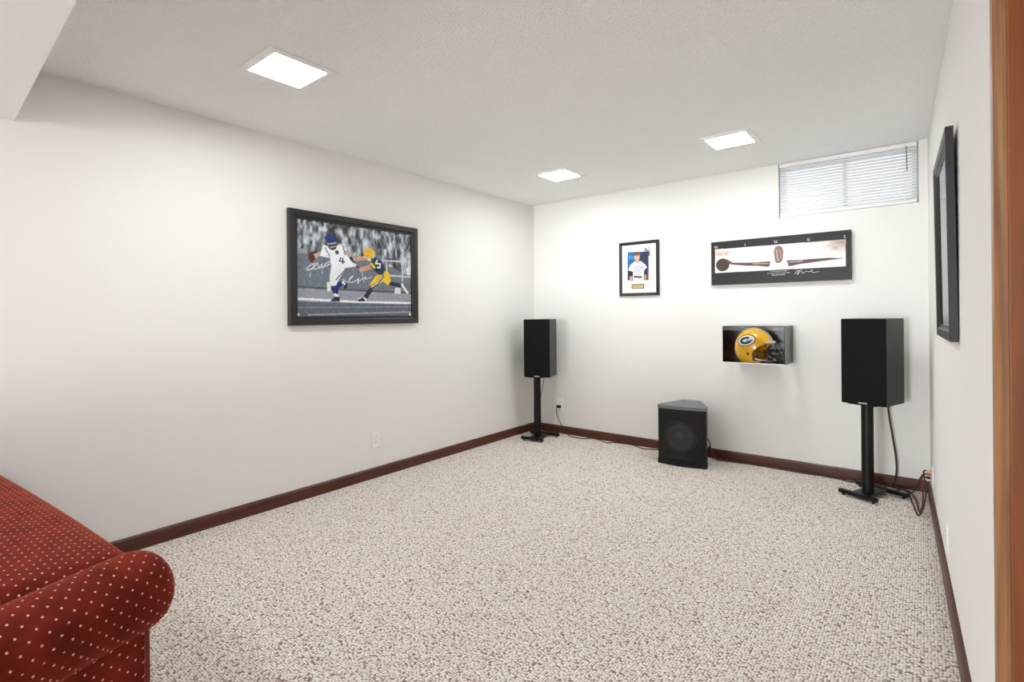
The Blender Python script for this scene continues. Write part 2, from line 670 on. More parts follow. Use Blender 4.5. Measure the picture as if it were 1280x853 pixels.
bm = bmesh.new()
GX0, GX1, GZ1 = 0.57, 2.07, 1.95
box(bm, 0, GX0, REAR_Y - 0.15, REAR_Y, 0, ROOM_H)
box(bm, GX1, 3.75, REAR_Y - 0.15, REAR_Y, 0, ROOM_H)
box(bm, GX0, GX1, REAR_Y - 0.15, REAR_Y, GZ1, ROOM_H)
tag(obj('wall_rear', bm, M['wall']), 'white wall behind the sofa with added glazed doors', 'wall', kind='structure')

# unseen glazed doors, added in the rear wall to let daylight in
w2 = empty('added_glazed_doors', ((GX0 + GX1) / 2, REAR_Y - 0.08, 0))
tag(w2, 'added white framed glazed doors behind the sofa, unseen', 'window', kind='structure')
bm = bmesh.new()
frame_sweep(bm, GX1 - GX0, GZ1, [(0, -0.04), (0.06, -0.04), (0.06, 0.04), (0, 0.04)], 0, GZ1 / 2)
box(bm, -0.04, 0.04, -0.03, 0.03, 0.06, GZ1 - 0.06)
obj('window_frame', bm, M['white_paint'], w2)
for x0, x1 in ((-0.69, -0.04), (0.04, 0.69)):
    obj('pane', boxm(x0, x1, -0.003, 0.003, 0.06, GZ1 - 0.06), M['glass'], w2)

# baseboards: rounded top profile
BH, BT = 0.073, 0.0155
bprof = [(0, 0), (BT, 0), (BT, BH - 0.014), (BT - 0.003, BH - 0.006), (BT - 0.008, BH - 0.001), (0, BH)]


def sweep_profile(name, prof, a, b, nrm, mat, label):
    """prof (out, z) extruded from plan point a to b; nrm = unit plan normal into the room"""
    bm = bmesh.new()
    ring = []
    for p in (a, b):
        ring.append([bm.verts.new((p[0] + nrm[0] * o, p[1] + nrm[1] * o, z)) for o, z in prof])
    n = len(prof)
    for i in range(n):
        j = (i + 1) % n
        bm.faces.new((ring[0][i], ring[0][j], ring[1][j], ring[1][i]))
    bm.faces.new(ring[0]); bm.faces.new(ring[1][::-1])
    return tag(obj(name, bm, mat), label, 'baseboard', kind='structure')


sweep_profile('baseboard_left', bprof, (0, 0), (0, REAR_Y), (1, 0), M['base_y'], 'dark wood baseboard along the left wall')
sweep_profile('baseboard_back', bprof, (BT, 0), (ROOM_W - BT, 0), (0, -1), M['base'], 'dark wood baseboard along the far wall behind the subwoofer')
p0, p1 = RW(0.0), RW(2.795)
sweep_profile('baseboard_right', bprof, (p0.x, p0.y), (p1.x, p1.y), (-1, 0), M['base_y'], 'dark wood baseboard along the right wall')

# doorway in the right wall: casing, jamb, closed door leaf
casing = empty('trim_2', RW((DT0 + DT1) / 2), RIGHT_RZ)
tag(casing, 'golden oak door casing at the right edge', 'door frame', kind='structure')
hw = (DT1 - DT0) / 2
cprof = [(0.0, 0.0), (0.0, -0.012), (0.006, -0.016), (0.046, -0.017), (0.056, -0.010), (0.062, -0.007), (0.066, -0.006), (0.066, 0.0)]
for s in (-1, 1):
    bm = bmesh.new()
    prism(bm, [(s * (hw + 0.066 - d - 0.004), y) for d, y in cprof], 0, DZ + 0.066)
    obj('side_casing', bm, M['oak_edge'], casing)
    obj('jamb', boxm(min(s * hw, s * (hw - 0.018)), max(s * hw, s * (hw - 0.018)), 0.0, 0.125, 0, DZ, bevel=0.002), M['oak'], casing)
    obj('door_stop', boxm(min(s * (hw - 0.018), s * (hw - 0.028)), max(s * (hw - 0.018), s * (hw - 0.028)), 0.055, 0.085, 0, DZ - 0.018), M['oak'], casing)
obj('head_casing', boxm(-hw - 0.06, hw + 0.06, -0.016, 0, DZ, DZ + 0.066), M['oak_edge'], casing)
obj('head_jamb', boxm(-hw, hw, 0.0, 0.125, DZ - 0.018, DZ), M['oak'], casing)
door = empty('door_1', RW((DT0 + DT1) / 2), RIGHT_RZ)
tag(door, 'closed golden oak door in the right wall', 'door', kind='structure')
obj('door_leaf', boxm(-hw + 0.021, hw - 0.021, 0.087, 0.122, 0.008, DZ - 0.021, bevel=0.002), M['oak'], door)
bm = bmesh.new()
lathe_y(bm, [(0, 0.03), (0.018, 0.031), (0.026, 0.04), (0.024, 0.055), (0.012, 0.064), (0.012, 0.078), (0.028, 0.080), (0.028, 0.0868)], hw - 0.09, 0.95, 24)
obj('door_handle', bm, M['chrome'], door, smooth=True)

# high window in the back wall
w1 = empty('window_1', ((WX0 + WX1) / 2, 0.10, WZ0))
tag(w1, 'small high basement window behind the white blind', 'window', kind='structure')
bm = bmesh.new()
ww, wh = WX1 - WX0, ROOM_H - WZ0
frame_sweep(bm, ww, wh, [(0, -0.02), (0.035, -0.02), (0.035, 0.03), (0, 0.03)], 0, wh / 2)
box(bm, -0.012, 0.012, -0.015, 0.025, 0.035, wh - 0.035)
obj('window_frame', bm, M['white_paint'], w1)
for x0, x1 in ((-ww / 2 + 0.035, -0.012), (0.012, ww / 2 - 0.035)):
    obj('pane', boxm(x0, x1, 0.002, 0.006, 0.035, wh - 0.035), M['glass'], w1)

# ------------------------------------------------------------------ window blind
bl = empty('window_blind', ((WX0 + WX1) / 2, 0.022, ROOM_H))
tag(bl, 'white horizontal slat blind hanging in the high window', 'blind')
BW = ww - 0.012
bm = boxm(-BW / 2, BW / 2, -0.022, 0.016, -0.030, -0.002, bevel=0.003)
obj('headrail', bm, M['white_paint'], bl)
NS = 17
pitch = (wh - 0.030 - 0.022) / NS


def slat_mesh():
    bm = bmesh.new()
    n = 5
    tilt = math.radians(50)
    top, bot = [], []
    for sx in (-BW / 2 + 0.002, BW / 2 - 0.002):
        a, b = [], []
        for i in range(n):
            s = (i / (n - 1) - 0.5) * 0.026
            c = 0.0022 * (1 - (2 * s / 0.026) ** 2)
            # s runs along the slat width, c bulges to the room side
            y = -(s * math.cos(tilt)) - c * math.sin(tilt)
            z = -(s * math.sin(tilt)) + c * math.cos(tilt)
            a.append(bm.verts.new((sx, y, z)))
            b.append(bm.verts.new((sx, y + 0.0006, z - 0.0003)))
        top.append(a); bot.append(b)
    for i in range(n - 1):
        bm.faces.new((top[0][i], top[1][i], top[1][i + 1], top[0][i + 1]))
        bm.faces.new((bot[0][i], bot[0][i + 1], bot[1][i + 1], bot[1][i]))
    bm.faces.new((top[0][0], bot[0][0], bot[1][0], top[1][0]))
    bm.faces.new((top[0][-1], top[1][-1], bot[1][-1], bot[0][-1]))
    return bm


s0 = obj('slat', slat_mesh(), M['slat'], bl, smooth=True)
s0.location = (0, 0, -0.030 - pitch * 0.5)
for i in range(1, NS):
    copy_part(s0, bl, (0, 0, -0.030 - pitch * (i + 0.5)))
obj('bottom_rail', boxm(-BW / 2 + 0.001, BW / 2 - 0.001, -0.013, 0.011, -wh + 0.004, -wh + 0.022, bevel=0.004), M['white_paint'], bl)
for x in (-0.27, 0.0, 0.27):
    bm = bmesh.new()
    tube(bm, [(x, -0.0155, -0.03), (x, -0.0155, -wh + 0.012)], 0.0009, 5, 0)
    obj('ladder_cord', bm, M['white_paint'], bl)
bm = bmesh.new()
tube(bm, [(0.345, -0.0245, -0.02), (0.348, -0.0245, -0.185)], 0.003, 6, 0)
obj('tilt_wand', bm, M['grey_slot'], bl)
bm = bmesh.new()
for dx in (0, 0.008):
    tube(bm, [(0.330 + dx, -0.024, -0.02), (0.331 + dx, -0.024, -0.34)], 0.0009, 5, 0)
obj('pull_cord', bm, M['white_paint'], bl)
for dx in (0, 0.010):
    bm = bmesh.new()
    lathe = [(0.0012, 0.0), (0.003, -0.006), (0.005, -0.028), (0.0035, -0.034)]
    rr = [[bm.verts.new((0.330 + dx + r * math.cos(k * PI / 4), -0.025 + r * math.sin(k * PI / 4), -0.335 + z)) for k in range(8)] for r, z in lathe]
    for a, b in zip(rr[:-1], rr[1:]):
        for k in range(8):
            bm.faces.new((a[k], a[(k + 1) % 8], b[(k + 1) % 8], b[k]))
    bm.faces.new(rr[0]); bm.faces.new(rr[-1])
    obj('cord_tassel', bm, M['white'], bl, smooth=True)

# ------------------------------------------------------------------ recessed ceiling lights
TR, PN = 0.152, 0.118


def light_parts(root):
    bm = bmesh.new()
    frame_sweep(bm, 2 * TR, 2 * TR, [(0, 0), (0, -0.004), (0.004, -0.007), (TR - PN - 0.002, -0.009), (TR - PN, -0.007), (TR - PN, 0)])
    me_o = obj('trim', bm, M['white_paint'], root)
    me_o.data.transform(Matrix.Rotation(-PI / 2, 4, 'X'))     # turn the frame to face down
    obj('diffuser', boxm(-PN, PN, -PN, PN, -0.006, -0.002), M['panel'], root)
    return root


def fix_trim(root):
    for c in root.children:
        if c.name.startswith('trim'):
            zs = [v.co.z for v in c.data.vertices]
            if max(zs) > 0.001:                       # make sure it hangs below the ceiling
                c.data.transform(Matrix.Scale(-1, 4, (0, 0, 1)))
                c.data.flip_normals()


lt = None
for x, y, lab in ((0.862, -3.037, 'square recessed ceiling light nearest the sofa, largest of the three'),
                  (0.842, -0.808, 'square recessed ceiling light near the far left corner'),
                  (2.118, -0.795, 'square recessed ceiling light near the high window'),
                  (1.50, -4.90, 'added square fill light in the ceiling drop behind the sofa, unseen')):  # last one is added out of view to brighten the near walls and carpet
    r = empty('ceiling_light', (x, y, ROOM_H if y > -3.8 else 2.008))
    if lt is None:
        lt = light_parts(r); fix_trim(r)
    else:
        for ch in lt.children:
            copy_part(ch, r)
    tag(r, lab, 'ceiling light', 'recessed ceiling lights')


# ------------------------------------------------------------------ flat prints as coloured meshes
def blur_noise(h, w, ch, cw, seed):
    rng = np.random.default_rng(seed)
    g = rng.random((ch + 2, cw + 2))
    ys = np.linspace(0, ch, h); xs = np.linspace(0, cw, w)
    y0 = ys.astype(int); x0 = xs.astype(int)
    fy = (ys - y0)[:, None]; fx = (xs - x0)[None, :]
    fy = fy * fy * (3 - 2 * fy); fx = fx * fx * (3 - 2 * fx)
    g00 = g[np.ix_(y0, x0)]; g10 = g[np.ix_(y0 + 1, x0)]; g01 = g[np.ix_(y0, x0 + 1)]; g11 = g[np.ix_(y0 + 1, x0 + 1)]
    return (g00 * (1 - fy) + g10 * fy) * (1 - fx) + (g01 * (1 - fy) + g11 * fy) * fx


def inside(P, U, V):
    r = np.zeros(U.shape, bool)
    n = len(P)
    for i in range(n):
        x0, y0 = P[i]; x1, y1 = P[(i + 1) % n]
        if y0 == y1:
            continue
        c = ((y0 > V) != (y1 > V)) & (U < (x1 - x0) * (V - y0) / (y1 - y0) + x0)
        r ^= c
    return r


def paint(shapes, w, h, nx, ny, base):
    """returns an (ny, nx, 3) sRGB array; shapes in fractions of the sheet, v downwards"""
    SS = 2
    NX, NY = nx * SS, ny * SS
    U, V = np.meshgrid((np.arange(NX) + 0.5) / NX, (np.arange(NY) + 0.5) / NY)
    img = base(NX, NY).astype(float)
    for s in shapes:
        c = np.array(s[1], float)
        if s[0] == 'P':
            img[inside(s[2], U, V)] = c
        elif s[0] == 'E':
            (cx, cy), (rx, ry) = s[2], s[3]
            img[((U - cx) / rx) ** 2 + ((V - cy) / ry) ** 2 < 1] = c
        elif s[0] == 'N':
            (cx, cy), (rx, ry) = s[2], s[3]
            k = np.exp(-2 * (((U - cx) / rx) ** 2 + ((V - cy) / ry) ** 2)) * (0.45 + 0.75 * blur_noise(NY, NX, 14, 40, 5))
            inner = (np.abs(img - np.array((238, 232, 228))).sum(axis=2) < 3)[..., None]
            k = np.clip(k, 0, 1)[..., None] * inner
            img = img * (1 - k) + c * k
        elif s[0] == 'L':
            hw_ = s[2] * h / 2
            for (x0, y0), (x1, y1) in zip(s[3][:-1], s[3][1:]):
                ax, ay, bx, by = x0 * w, y0 * h, x1 * w, y1 * h
                dx, dy = bx - ax, by - ay
                l2 = dx * dx + dy * dy + 1e-12
                t = np.clip(((U * w - ax) * dx + (V * h - ay) * dy) / l2, 0, 1)
                img[(U * w - ax - t * dx) ** 2 + (V * h - ay - t * dy) ** 2 < hw_ * hw_] = c
    return img.reshape(ny, SS, nx, SS, 3).mean(axis=(1, 3))


def print_sheet(name, img, w, h, y, mat, parent, label=None, cx=0.0, cz=0.0):
    """flat printed sheet, colour per vertex, standing in x-z and facing -y"""
    ny, nx, _ = img.shape
    xs = np.linspace(-w / 2, w / 2, nx) + cx
    zs = np.linspace(h / 2, -h / 2, ny) + cz
    X, Z = np.meshgrid(xs, zs)
    co = np.stack([X, np.full_like(X, y), Z], -1).reshape(-1, 3)
    idx = np.arange(nx * ny).reshape(ny, nx)
    q = np.stack([idx[1:, :-1], idx[1:, 1:], idx[:-1, 1:], idx[:-1, :-1]], -1).reshape(-1, 4)
    me = bpy.data.meshes.new(name)
    me.from_pydata(co.tolist(), [], q.tolist())
    a = img.reshape(-1, 3) / 255.0
    l = np.where(a <= 0.04045, a / 12.92, ((a + 0.055) / 1.055) ** 2.4)
    ca = me.color_attributes.new('print', 'FLOAT_COLOR', 'POINT')
    ca.data.foreach_set('color', np.concatenate([l, np.ones((len(l), 1))], 1).astype(np.float32).ravel())
    o = mesh_obj(name, me, mat, parent)
    if label:
        o['label'] = label
    return o


FOOTBALL_PRINT = [
    ('P', (150, 158, 168), [(0.001, 0.304), (0.082, 0.304), (0.082, 0.35), (0.001, 0.354)]),
    ('P', (112, 120, 130), [(0.001, 0.354), (0.456, 0.356), (0.705, 0.378), (1.002, 0.521), (1.001, 0.71), (0.454, 0.709), (-0.001, 0.698)]),
    ('P', (82, 88, 96), [(-0.001, 0.683), (0.454, 0.696), (1.001, 0.704), (1.001, 0.726), (0.454, 0.717), (-0.001, 0.704)]),
    ('L', (205, 210, 216), 0.019, [(0.683, 0.351), (1.004, 0.334)]),
    ('L', (205, 210, 216), 0.019, [(0.775, 0.518), (0.997, 0.518)]),
    ('L', (195, 200, 206), 0.021, [(0.749, 0.346), (0.752, 0.449)]),
    ('L', (200, 205, 210), 0.022, [(0.906, 0.342), (0.907, 0.569)]),
    ('E', (225, 228, 230), (0.977, 0.443), (0.031, 0.056)),
    ('P', (150, 155, 162), [(-0.001, 0.704), (0.454, 0.717), (1.001, 0.726), (0.999, 1.035), (-0.003, 1.017)]),
    ('L', (235, 238, 240), 0.023, [(-0.002, 0.813), (0.453, 0.835), (1.0, 0.839)]),
    ('P', (96, 103, 112), [(-0.002, 0.841), (1.0, 0.854), (0.999, 1.035), (-0.003, 1.017)]),
    ('L', (150, 156, 163), 0.007, [(-0.002, 0.902), (1.0, 0.885)]),
    ('L', (160, 166, 172), 0.015, [(0.087, 0.976), (0.999, 0.946)]),
    ('E', (235, 238, 240), (0.012, 0.972), (0.011, 0.015)),
    ('E', (235, 238, 240), (0.982, 0.975), (0.013, 0.019)),
    ('P', (225, 228, 232), [(0.228, 0.631), (0.258, 0.625), (0.26, 0.729), (0.231, 0.729)]),
    ('P', (222, 225, 226), [(0.831, 0.658), (0.888, 0.661), (0.888, 0.731), (0.825, 0.728)]),
    ('L', (205, 160, 130), 0.04, [(0.204, 0.321), (0.144, 0.364)]),
    ('E', (96, 48, 44), (0.114, 0.38), (0.024, 0.056)),
    ('L', (225, 200, 185), 0.012, [(0.134, 0.35), (0.15, 0.38)]),
    ('P', (30, 50, 110), [(0.302, 0.633), (0.353, 0.606), (0.376, 0.641), (0.321, 0.693), (0.317, 0.753), (0.281, 0.762), (0.261, 0.683)]),
    ('P', (40, 42, 50), [(0.365, 0.63), (0.398, 0.603), (0.39, 0.688), (0.368, 0.699)]),
    ('L', (235, 238, 240), 0.026, [(0.357, 0.624), (0.37, 0.641)]),
    ('P', (236, 238, 242), [(0.265, 0.449), (0.371, 0.468), (0.363, 0.521), (0.32, 0.608), (0.302, 0.663), (0.264, 0.672), (0.249, 0.591)]),
    ('L', (70, 75, 100), 0.011, [(0.363, 0.51), (0.302, 0.603)]),
    ('P', (245, 246, 250), [(0.206, 0.236), (0.266, 0.279), (0.341, 0.214), (0.394, 0.272), (0.412, 0.361), (0.466, 0.443), (0.378, 0.471), (0.359, 0.488), (0.268, 0.471), (0.255, 0.373), (0.177, 0.365), (0.187, 0.307)]),
    ('L', (60, 70, 110), 0.011, [(0.217, 0.268), (0.252, 0.356)]),
    ('L', (60, 70, 110), 0.011, [(0.361, 0.235), (0.378, 0.323)]),
    ('L', (205, 160, 130), 0.033, [(0.388, 0.291), (0.402, 0.326)]),
    ('L', (35, 38, 60), 0.036, [(0.427, 0.356), (0.452, 0.386)]),
    ('L', (240, 242, 246), 0.031, [(0.436, 0.413), (0.496, 0.455)]),
    ('L', (40, 44, 70), 0.025, [(0.476, 0.441), (0.498, 0.457)]),
    ('E', (28, 50, 120), (0.257, 0.172), (0.042, 0.048)),
    ('E', (70, 62, 66), (0.274, 0.246), (0.034, 0.042)),
    ('L', (215, 218, 224), 0.01, [(0.245, 0.228), (0.304, 0.208)]),
    ('L', (215, 218, 224), 0.008, [(0.253, 0.263), (0.304, 0.244)]),
    ('L', (40, 44, 80), 0.014, [(0.341, 0.364), (0.331, 0.4), (0.371, 0.402)]),
    ('L', (40, 44, 80), 0.014, [(0.357, 0.367), (0.359, 0.424)]),
    ('E', (60, 62, 72), (0.311, 0.307), (0.015, 0.022)),
    ('L', (240, 242, 246), 0.034, [(0.293, 0.764), (0.311, 0.775)]),
    ('P', (32, 34, 40), [(0.252, 0.833), (0.292, 0.784), (0.327, 0.786), (0.332, 0.833)]),
    ('L', (208, 160, 126), 0.046, [(0.461, 0.365), (0.542, 0.34)]),
    ('L', (208, 160, 126), 0.052, [(0.515, 0.474), (0.592, 0.436)]),
    ('P', (30, 46, 62), [(0.635, 0.315), (0.7, 0.35), (0.735, 0.452), (0.702, 0.521), (0.645, 0.491), (0.595, 0.43), (0.603, 0.383)]),
    ('L', (235, 196, 40), 0.033, [(0.606, 0.4), (0.632, 0.436)]),
    ('L', (228, 232, 236), 0.019, [(0.661, 0.35), (0.646, 0.391), (0.689, 0.392), (0.684, 0.436), (0.661, 0.435)]),
    ('E', (238, 190, 50), (0.587, 0.28), (0.05, 0.06)),
    ('E', (205, 165, 110), (0.557, 0.331), (0.026, 0.028)),
    ('L', (200, 205, 208), 0.008, [(0.536, 0.321), (0.578, 0.342)]),
    ('P', (240, 196, 36), [(0.591, 0.633), (0.65, 0.524), (0.72, 0.51), (0.748, 0.444), (0.775, 0.499), (0.794, 0.602), (0.758, 0.636), (0.712, 0.587), (0.66, 0.646), (0.601, 0.679)]),
    ('L', (30, 40, 50), 0.03, [(0.713, 0.524), (0.66, 0.624), (0.604, 0.666)]),
    ('L', (240, 242, 244), 0.011, [(0.711, 0.524), (0.658, 0.62), (0.604, 0.665)]),
    ('L', (34, 38, 52), 0.052, [(0.598, 0.696), (0.554, 0.778)]),
    ('L', (34, 38, 52), 0.047, [(0.792, 0.614), (0.888, 0.628)]),
    ('L', (225, 228, 225), 0.041, [(0.906, 0.62), (0.955, 0.706)]),
    ('L', (60, 70, 60), 0.016, [(0.924, 0.62), (0.965, 0.685)]),
    ('P', (40, 44, 48), [(0.481, 0.817), (0.503, 0.786), (0.544, 0.797), (0.547, 0.828), (0.492, 0.83)]),
    ('L', (230, 232, 232), 0.013, [(0.482, 0.803), (0.508, 0.792)]),
    ('L', (235, 236, 236), 0.019, [(0.542, 0.792), (0.554, 0.809)]),
    ('L', (232, 236, 240), 0.008, [(0.072, 0.515), (0.103, 0.465), (0.137, 0.444), (0.12, 0.498), (0.081, 0.521), (0.124, 0.502), (0.155, 0.436), (0.168, 0.487), (0.194, 0.444), (0.192, 0.485), (0.22, 0.441), (0.255, 0.408), (0.261, 0.436), (0.212, 0.471), (0.133, 0.507)]),
    ('L', (232, 236, 240), 0.006, [(0.102, 0.545), (0.102, 0.587)]),
    ('L', (232, 236, 240), 0.004, [(0.198, 0.479), (0.193, 0.548)]),
    ('L', (232, 236, 240), 0.008, [(0.357, 0.594), (0.396, 0.627), (0.445, 0.545), (0.416, 0.578), (0.404, 0.617), (0.434, 0.625), (0.475, 0.592), (0.495, 0.572), (0.479, 0.628), (0.514, 0.583), (0.556, 0.548), (0.545, 0.581), (0.607, 0.551)]),
    ('L', (232, 236, 240), 0.006, [(0.52, 0.509), (0.539, 0.617)]),
    ('L', (232, 236, 240), 0.007, [(0.485, 0.584), (0.486, 0.633)]),
]
BASEBALL_PRINT = [
    ('P', (250, 250, 252), [(0.033, -0.053), (0.937, 0.015), (0.926, 0.985), (0.022, 0.962)]),
    ('P', (58, 60, 88), [(0.216, 0.179), (0.751, 0.198), (0.746, 0.724), (0.21, 0.707)]),
    ('P', (36, 104, 168), [(0.216, 0.179), (0.568, 0.192), (0.47, 0.368), (0.213, 0.465)]),
    ('E', (70, 140, 200), (0.287, 0.28), (0.087, 0.038)),
    ('P', (40, 44, 60), [(0.213, 0.543), (0.358, 0.549), (0.347, 0.714), (0.21, 0.707)]),
    ('P', (92, 66, 80), [(0.628, 0.531), (0.749, 0.537), (0.746, 0.724), (0.615, 0.718)]),
    ('L', (205, 160, 140), 0.053, [(0.303, 0.625), (0.295, 0.703)]),
    ('L', (190, 140, 120), 0.046, [(0.669, 0.611), (0.658, 0.701)]),
    ('L', (40, 38, 60), 0.068, [(0.29, 0.547), (0.303, 0.602)]),
    ('L', (50, 46, 70), 0.057, [(0.65, 0.539), (0.664, 0.594)]),
    ('P', (232, 232, 238), [(0.224, 0.524), (0.279, 0.423), (0.388, 0.366), (0.555, 0.366), (0.664, 0.434), (0.708, 0.488), (0.634, 0.535), (0.62, 0.718), (0.344, 0.707), (0.35, 0.549)]),
    ('P', (206, 208, 214), [(0.361, 0.44), (0.555, 0.436), (0.552, 0.636), (0.358, 0.627)]),
    ('E', (214, 168, 146), (0.456, 0.286), (0.071, 0.078)),
    ('E', (120, 78, 54), (0.451, 0.221), (0.076, 0.038)),
    ('L', (214, 168, 146), 0.061, [(0.456, 0.345), (0.462, 0.371)]),
    ('L', (40, 42, 60), 0.015, [(0.577, 0.459), (0.601, 0.507)]),
    ('L', (40, 40, 48), 0.03, [(0.385, 0.646), (0.563, 0.661)]),
    ('L', (26, 34, 60), 0.0114, [(0.672, 0.288), (0.675, 0.135)]),
    ('L', (26, 34, 60), 0.0102, [(0.639, 0.185), (0.675, 0.135), (0.768, 0.286)]),
    ('L', (26, 34, 60), 0.0102, [(0.768, 0.286), (0.738, 0.116)]),
    ('L', (26, 34, 60), 0.0096, [(0.697, 0.152), (0.757, 0.217), (0.814, 0.143)]),
    ('L', (26, 34, 60), 0.0114, [(0.765, 0.208), (0.809, 0.288)]),
    ('L', (26, 34, 60), 0.0060, [(0.642, 0.278), (0.694, 0.288)]),
    ('P', (70, 62, 44), [(0.311, 0.785), (0.637, 0.787), (0.634, 0.874), (0.311, 0.869)]),
    ('P', (196, 176, 120), [(0.331, 0.798), (0.617, 0.798), (0.617, 0.861), (0.331, 0.857)]),
]
PANORAMA_PRINT = [
    ('P', (238, 232, 228), [(0.033, 0.174), (0.966, 0.188), (0.965, 0.729), (0.032, 0.718)]),
    ('N', (150, 122, 112), (0.929, 0.274), (0.107, 0.161)),
    ('N', (190, 165, 150), (0.088, 0.274), (0.11, 0.105)),
    ('E', (70, 54, 50), (0.094, 0.541), (0.054, 0.147)),
    ('P', (88, 66, 58), [(0.124, 0.409), (0.175, 0.503), (0.279, 0.526), (0.367, 0.535), (0.456, 0.526), (0.456, 0.653), (0.366, 0.612), (0.279, 0.594), (0.171, 0.55), (0.134, 0.521)]),
    ('P', (88, 66, 58), [(0.572, 0.529), (0.672, 0.544), (0.75, 0.535), (0.863, 0.535), (0.959, 0.568), (0.863, 0.582), (0.749, 0.609), (0.672, 0.626), (0.584, 0.668)]),
    ('L', (190, 165, 145), 0.02, [(0.332, 0.562), (0.443, 0.574)]),
    ('L', (190, 165, 145), 0.017, [(0.592, 0.574), (0.688, 0.571)]),
    ('P', (246, 244, 244), [(0.441, 0.694), (0.465, 0.532), (0.576, 0.529), (0.591, 0.685)]),
    ('P', (128, 102, 90), [(0.4955,0.56),(0.4845,0.335),(0.494,0.235),(0.517,0.2),(0.543,0.235),(0.554,0.335),(0.545,0.545),(0.521,0.585)]),
    ('L', (178, 154, 140), 0.035, [(0.506, 0.30), (0.508, 0.44), (0.518, 0.52)]),
    ('L', (160, 134, 120), 0.03, [(0.532, 0.30), (0.534, 0.46)]),
]


# football photo on the left wall (local x = along the wall, -y = into the room)
fr = empty('framed_photo', (0, (-2.591 - 1.560) / 2, (1.822 + 1.096) / 2), LEFT_RZ)
tag(fr, 'large black framed action photo of two football players on left wall', 'picture')
bm = bmesh.new()
frame_sweep(bm, 1.031, 0.726, [(0, 0), (0, -0.030), (0.003, -0.033), (0.034, -0.031), (0.040, -0.027), (0.046, -0.021), (0.056, -0.021), (0.056, 0)])
obj('frame', bm, M['black_frame'], fr)
obj('backing_board', boxm(-0.47, 0.47, -0.012, -0.004, -0.32, 0.32), M['black_frame'], fr)


def stadium(NX, NY):
    g = 0.55 * blur_noise(NY, NX, 12, 46, 1) + 0.3 * blur_noise(NY, NX, 26, 70, 2) + 0.25 * blur_noise(NY, NX, 4, 14, 3)
    g = np.clip((g - 0.3) * 2.1, 0, 1)
    v = 48 + 175 * g
    return np.stack([v * 0.95, v * 0.985, v * 1.03], -1)


img = paint(FOOTBALL_PRINT, 0.912, 0.635, 230, 160, stadium)
grain = (blur_noise(160, 230, 80, 115, 9) - 0.5) * 26
img = np.clip(img + grain[..., None], 0, 255)
print_sheet('photo_print', img, 0.923, 0.618, -0.0125, M['fb'], fr, 'photo of a passer in white chased by a player in green and yellow')

# small baseball photo on the back wall
fr = empty('framed_photo', (1.1335, 0, (1.784 + 1.310) / 2))
tag(fr, 'small black framed portrait of a baseball player with white mat', 'picture')
bm = bmesh.new()
frame_sweep(bm, 0.368, 0.474, [(0, 0), (0, -0.018), (0.003, -0.021), (0.016, -0.019), (0.026, -0.014), (0.028, 0)])
obj('frame', bm, M['black_frame'], fr)
obj('backing_board', boxm(-0.165, 0.165, -0.010, -0.003, -0.215, 0.215), M['mat_board'], fr)
img = paint(BASEBALL_PRINT, 0.366, 0.475, 120, 156, lambda a, b: np.full((b, a, 3), 250.0))
# the sheet shows inside the frame only: crop to the opening
mx_, my_ = int(120 * 0.026 / 0.366), int(156 * 0.026 / 0.475)
img = img[my_:156 - my_, mx_:120 - mx_]
print_sheet('photo_print', img, 0.314, 0.420, -0.0105, M['bb'], fr, 'matted portrait in a white jersey with a monogram and brass plaque')

# long black panel on the back wall
pw, ph = 0.932, 0.340
po = empty('wall_panel', (1.757 + pw / 2, 0, 1.714 - ph / 2))
tag(po, 'long black mounted panel with a pale sepia panoramic print', 'picture')
obj('panel_block', boxm(-pw / 2, pw / 2, -0.0285, -0.004, -ph / 2, ph / 2), M['black_frame'], po)
img = paint(PANORAMA_PRINT, pw, ph, 300, 110, lambda a, b: np.full((b, a, 3), (33.0, 31.0, 31.0)))
print_sheet('panel_print', img, pw - 0.001, ph - 0.001, -0.0292, M['pn'], po, 'pale sepia panorama with black borders')
for ch, (u, v) in zip('WINGS', ((0.041, 0.129), (0.271, 0.124), (0.499, 0.118), (0.726, 0.129), (0.960, 0.132))):
    text_mesh('letter', ch, 0.028, ((u - 0.5) * pw, -0.0296, (0.5 - v) * ph), M['letter'], po)
for k, ln in enumerate(('No bird soars too high', 'if he soars with his own wings', 'WILLIAM BLAKE')):
    text_mesh('caption_line', ln, 0.0125, ((0.517 - 0.5) * pw, -0.0296, (0.5 - 0.752 - k * 0.042) * ph), M['letter'], po)
bm = bmesh.new()
tube(bm, [((u - 0.5) * pw, -0.0298, (0.5 - v) * ph) for u, v in
          ((0.631, 0.835), (0.651, 0.765), (0.663, 0.803), (0.647, 0.844), (0.671, 0.756), (0.680, 0.80), (0.687, 0.832), (0.71, 0.788), (0.734, 0.803),
           (0.749, 0.762), (0.752, 0.818), (0.795, 0.803))], 0.0016, 5, 5)
obj('signature', bm, M['letter'], po)

# framed picture on the right wall, seen almost edge on
fr = empty('picture_frame', RW(1.61, 1.41), RIGHT_RZ)
tag(fr, 'black framed picture behind glass on the right wall', 'picture')
W3, H3 = 0.68, 0.725
bm = bmesh.new()
frame_sweep(bm, W3, H3, [(0, 0.009), (0, -0.012), (0.003, -0.014), (0.030, -0.013), (0.036, -0.008), (0.040, -0.004), (0.048, -0.003), (0.048, 0.009)])
o = obj('frame', bm, M['black_frame'], fr)
o2 = obj('mat_board', boxm(-W3 / 2 + 0.04, W3 / 2 - 0.04, 0.001, 0.007, -H3 / 2 + 0.04, H3 / 2 - 0.04), M['mat_board'], fr)
bm = bmesh.new()
frame_sweep(bm, W3 - 0.16, H3 - 0.16, [(0, 0.0008), (0, -0.0006), (0.004, -0.0006), (0.004, 0.0008)])
o3 = obj('mat_border', bm, M['grey_slot'], fr)
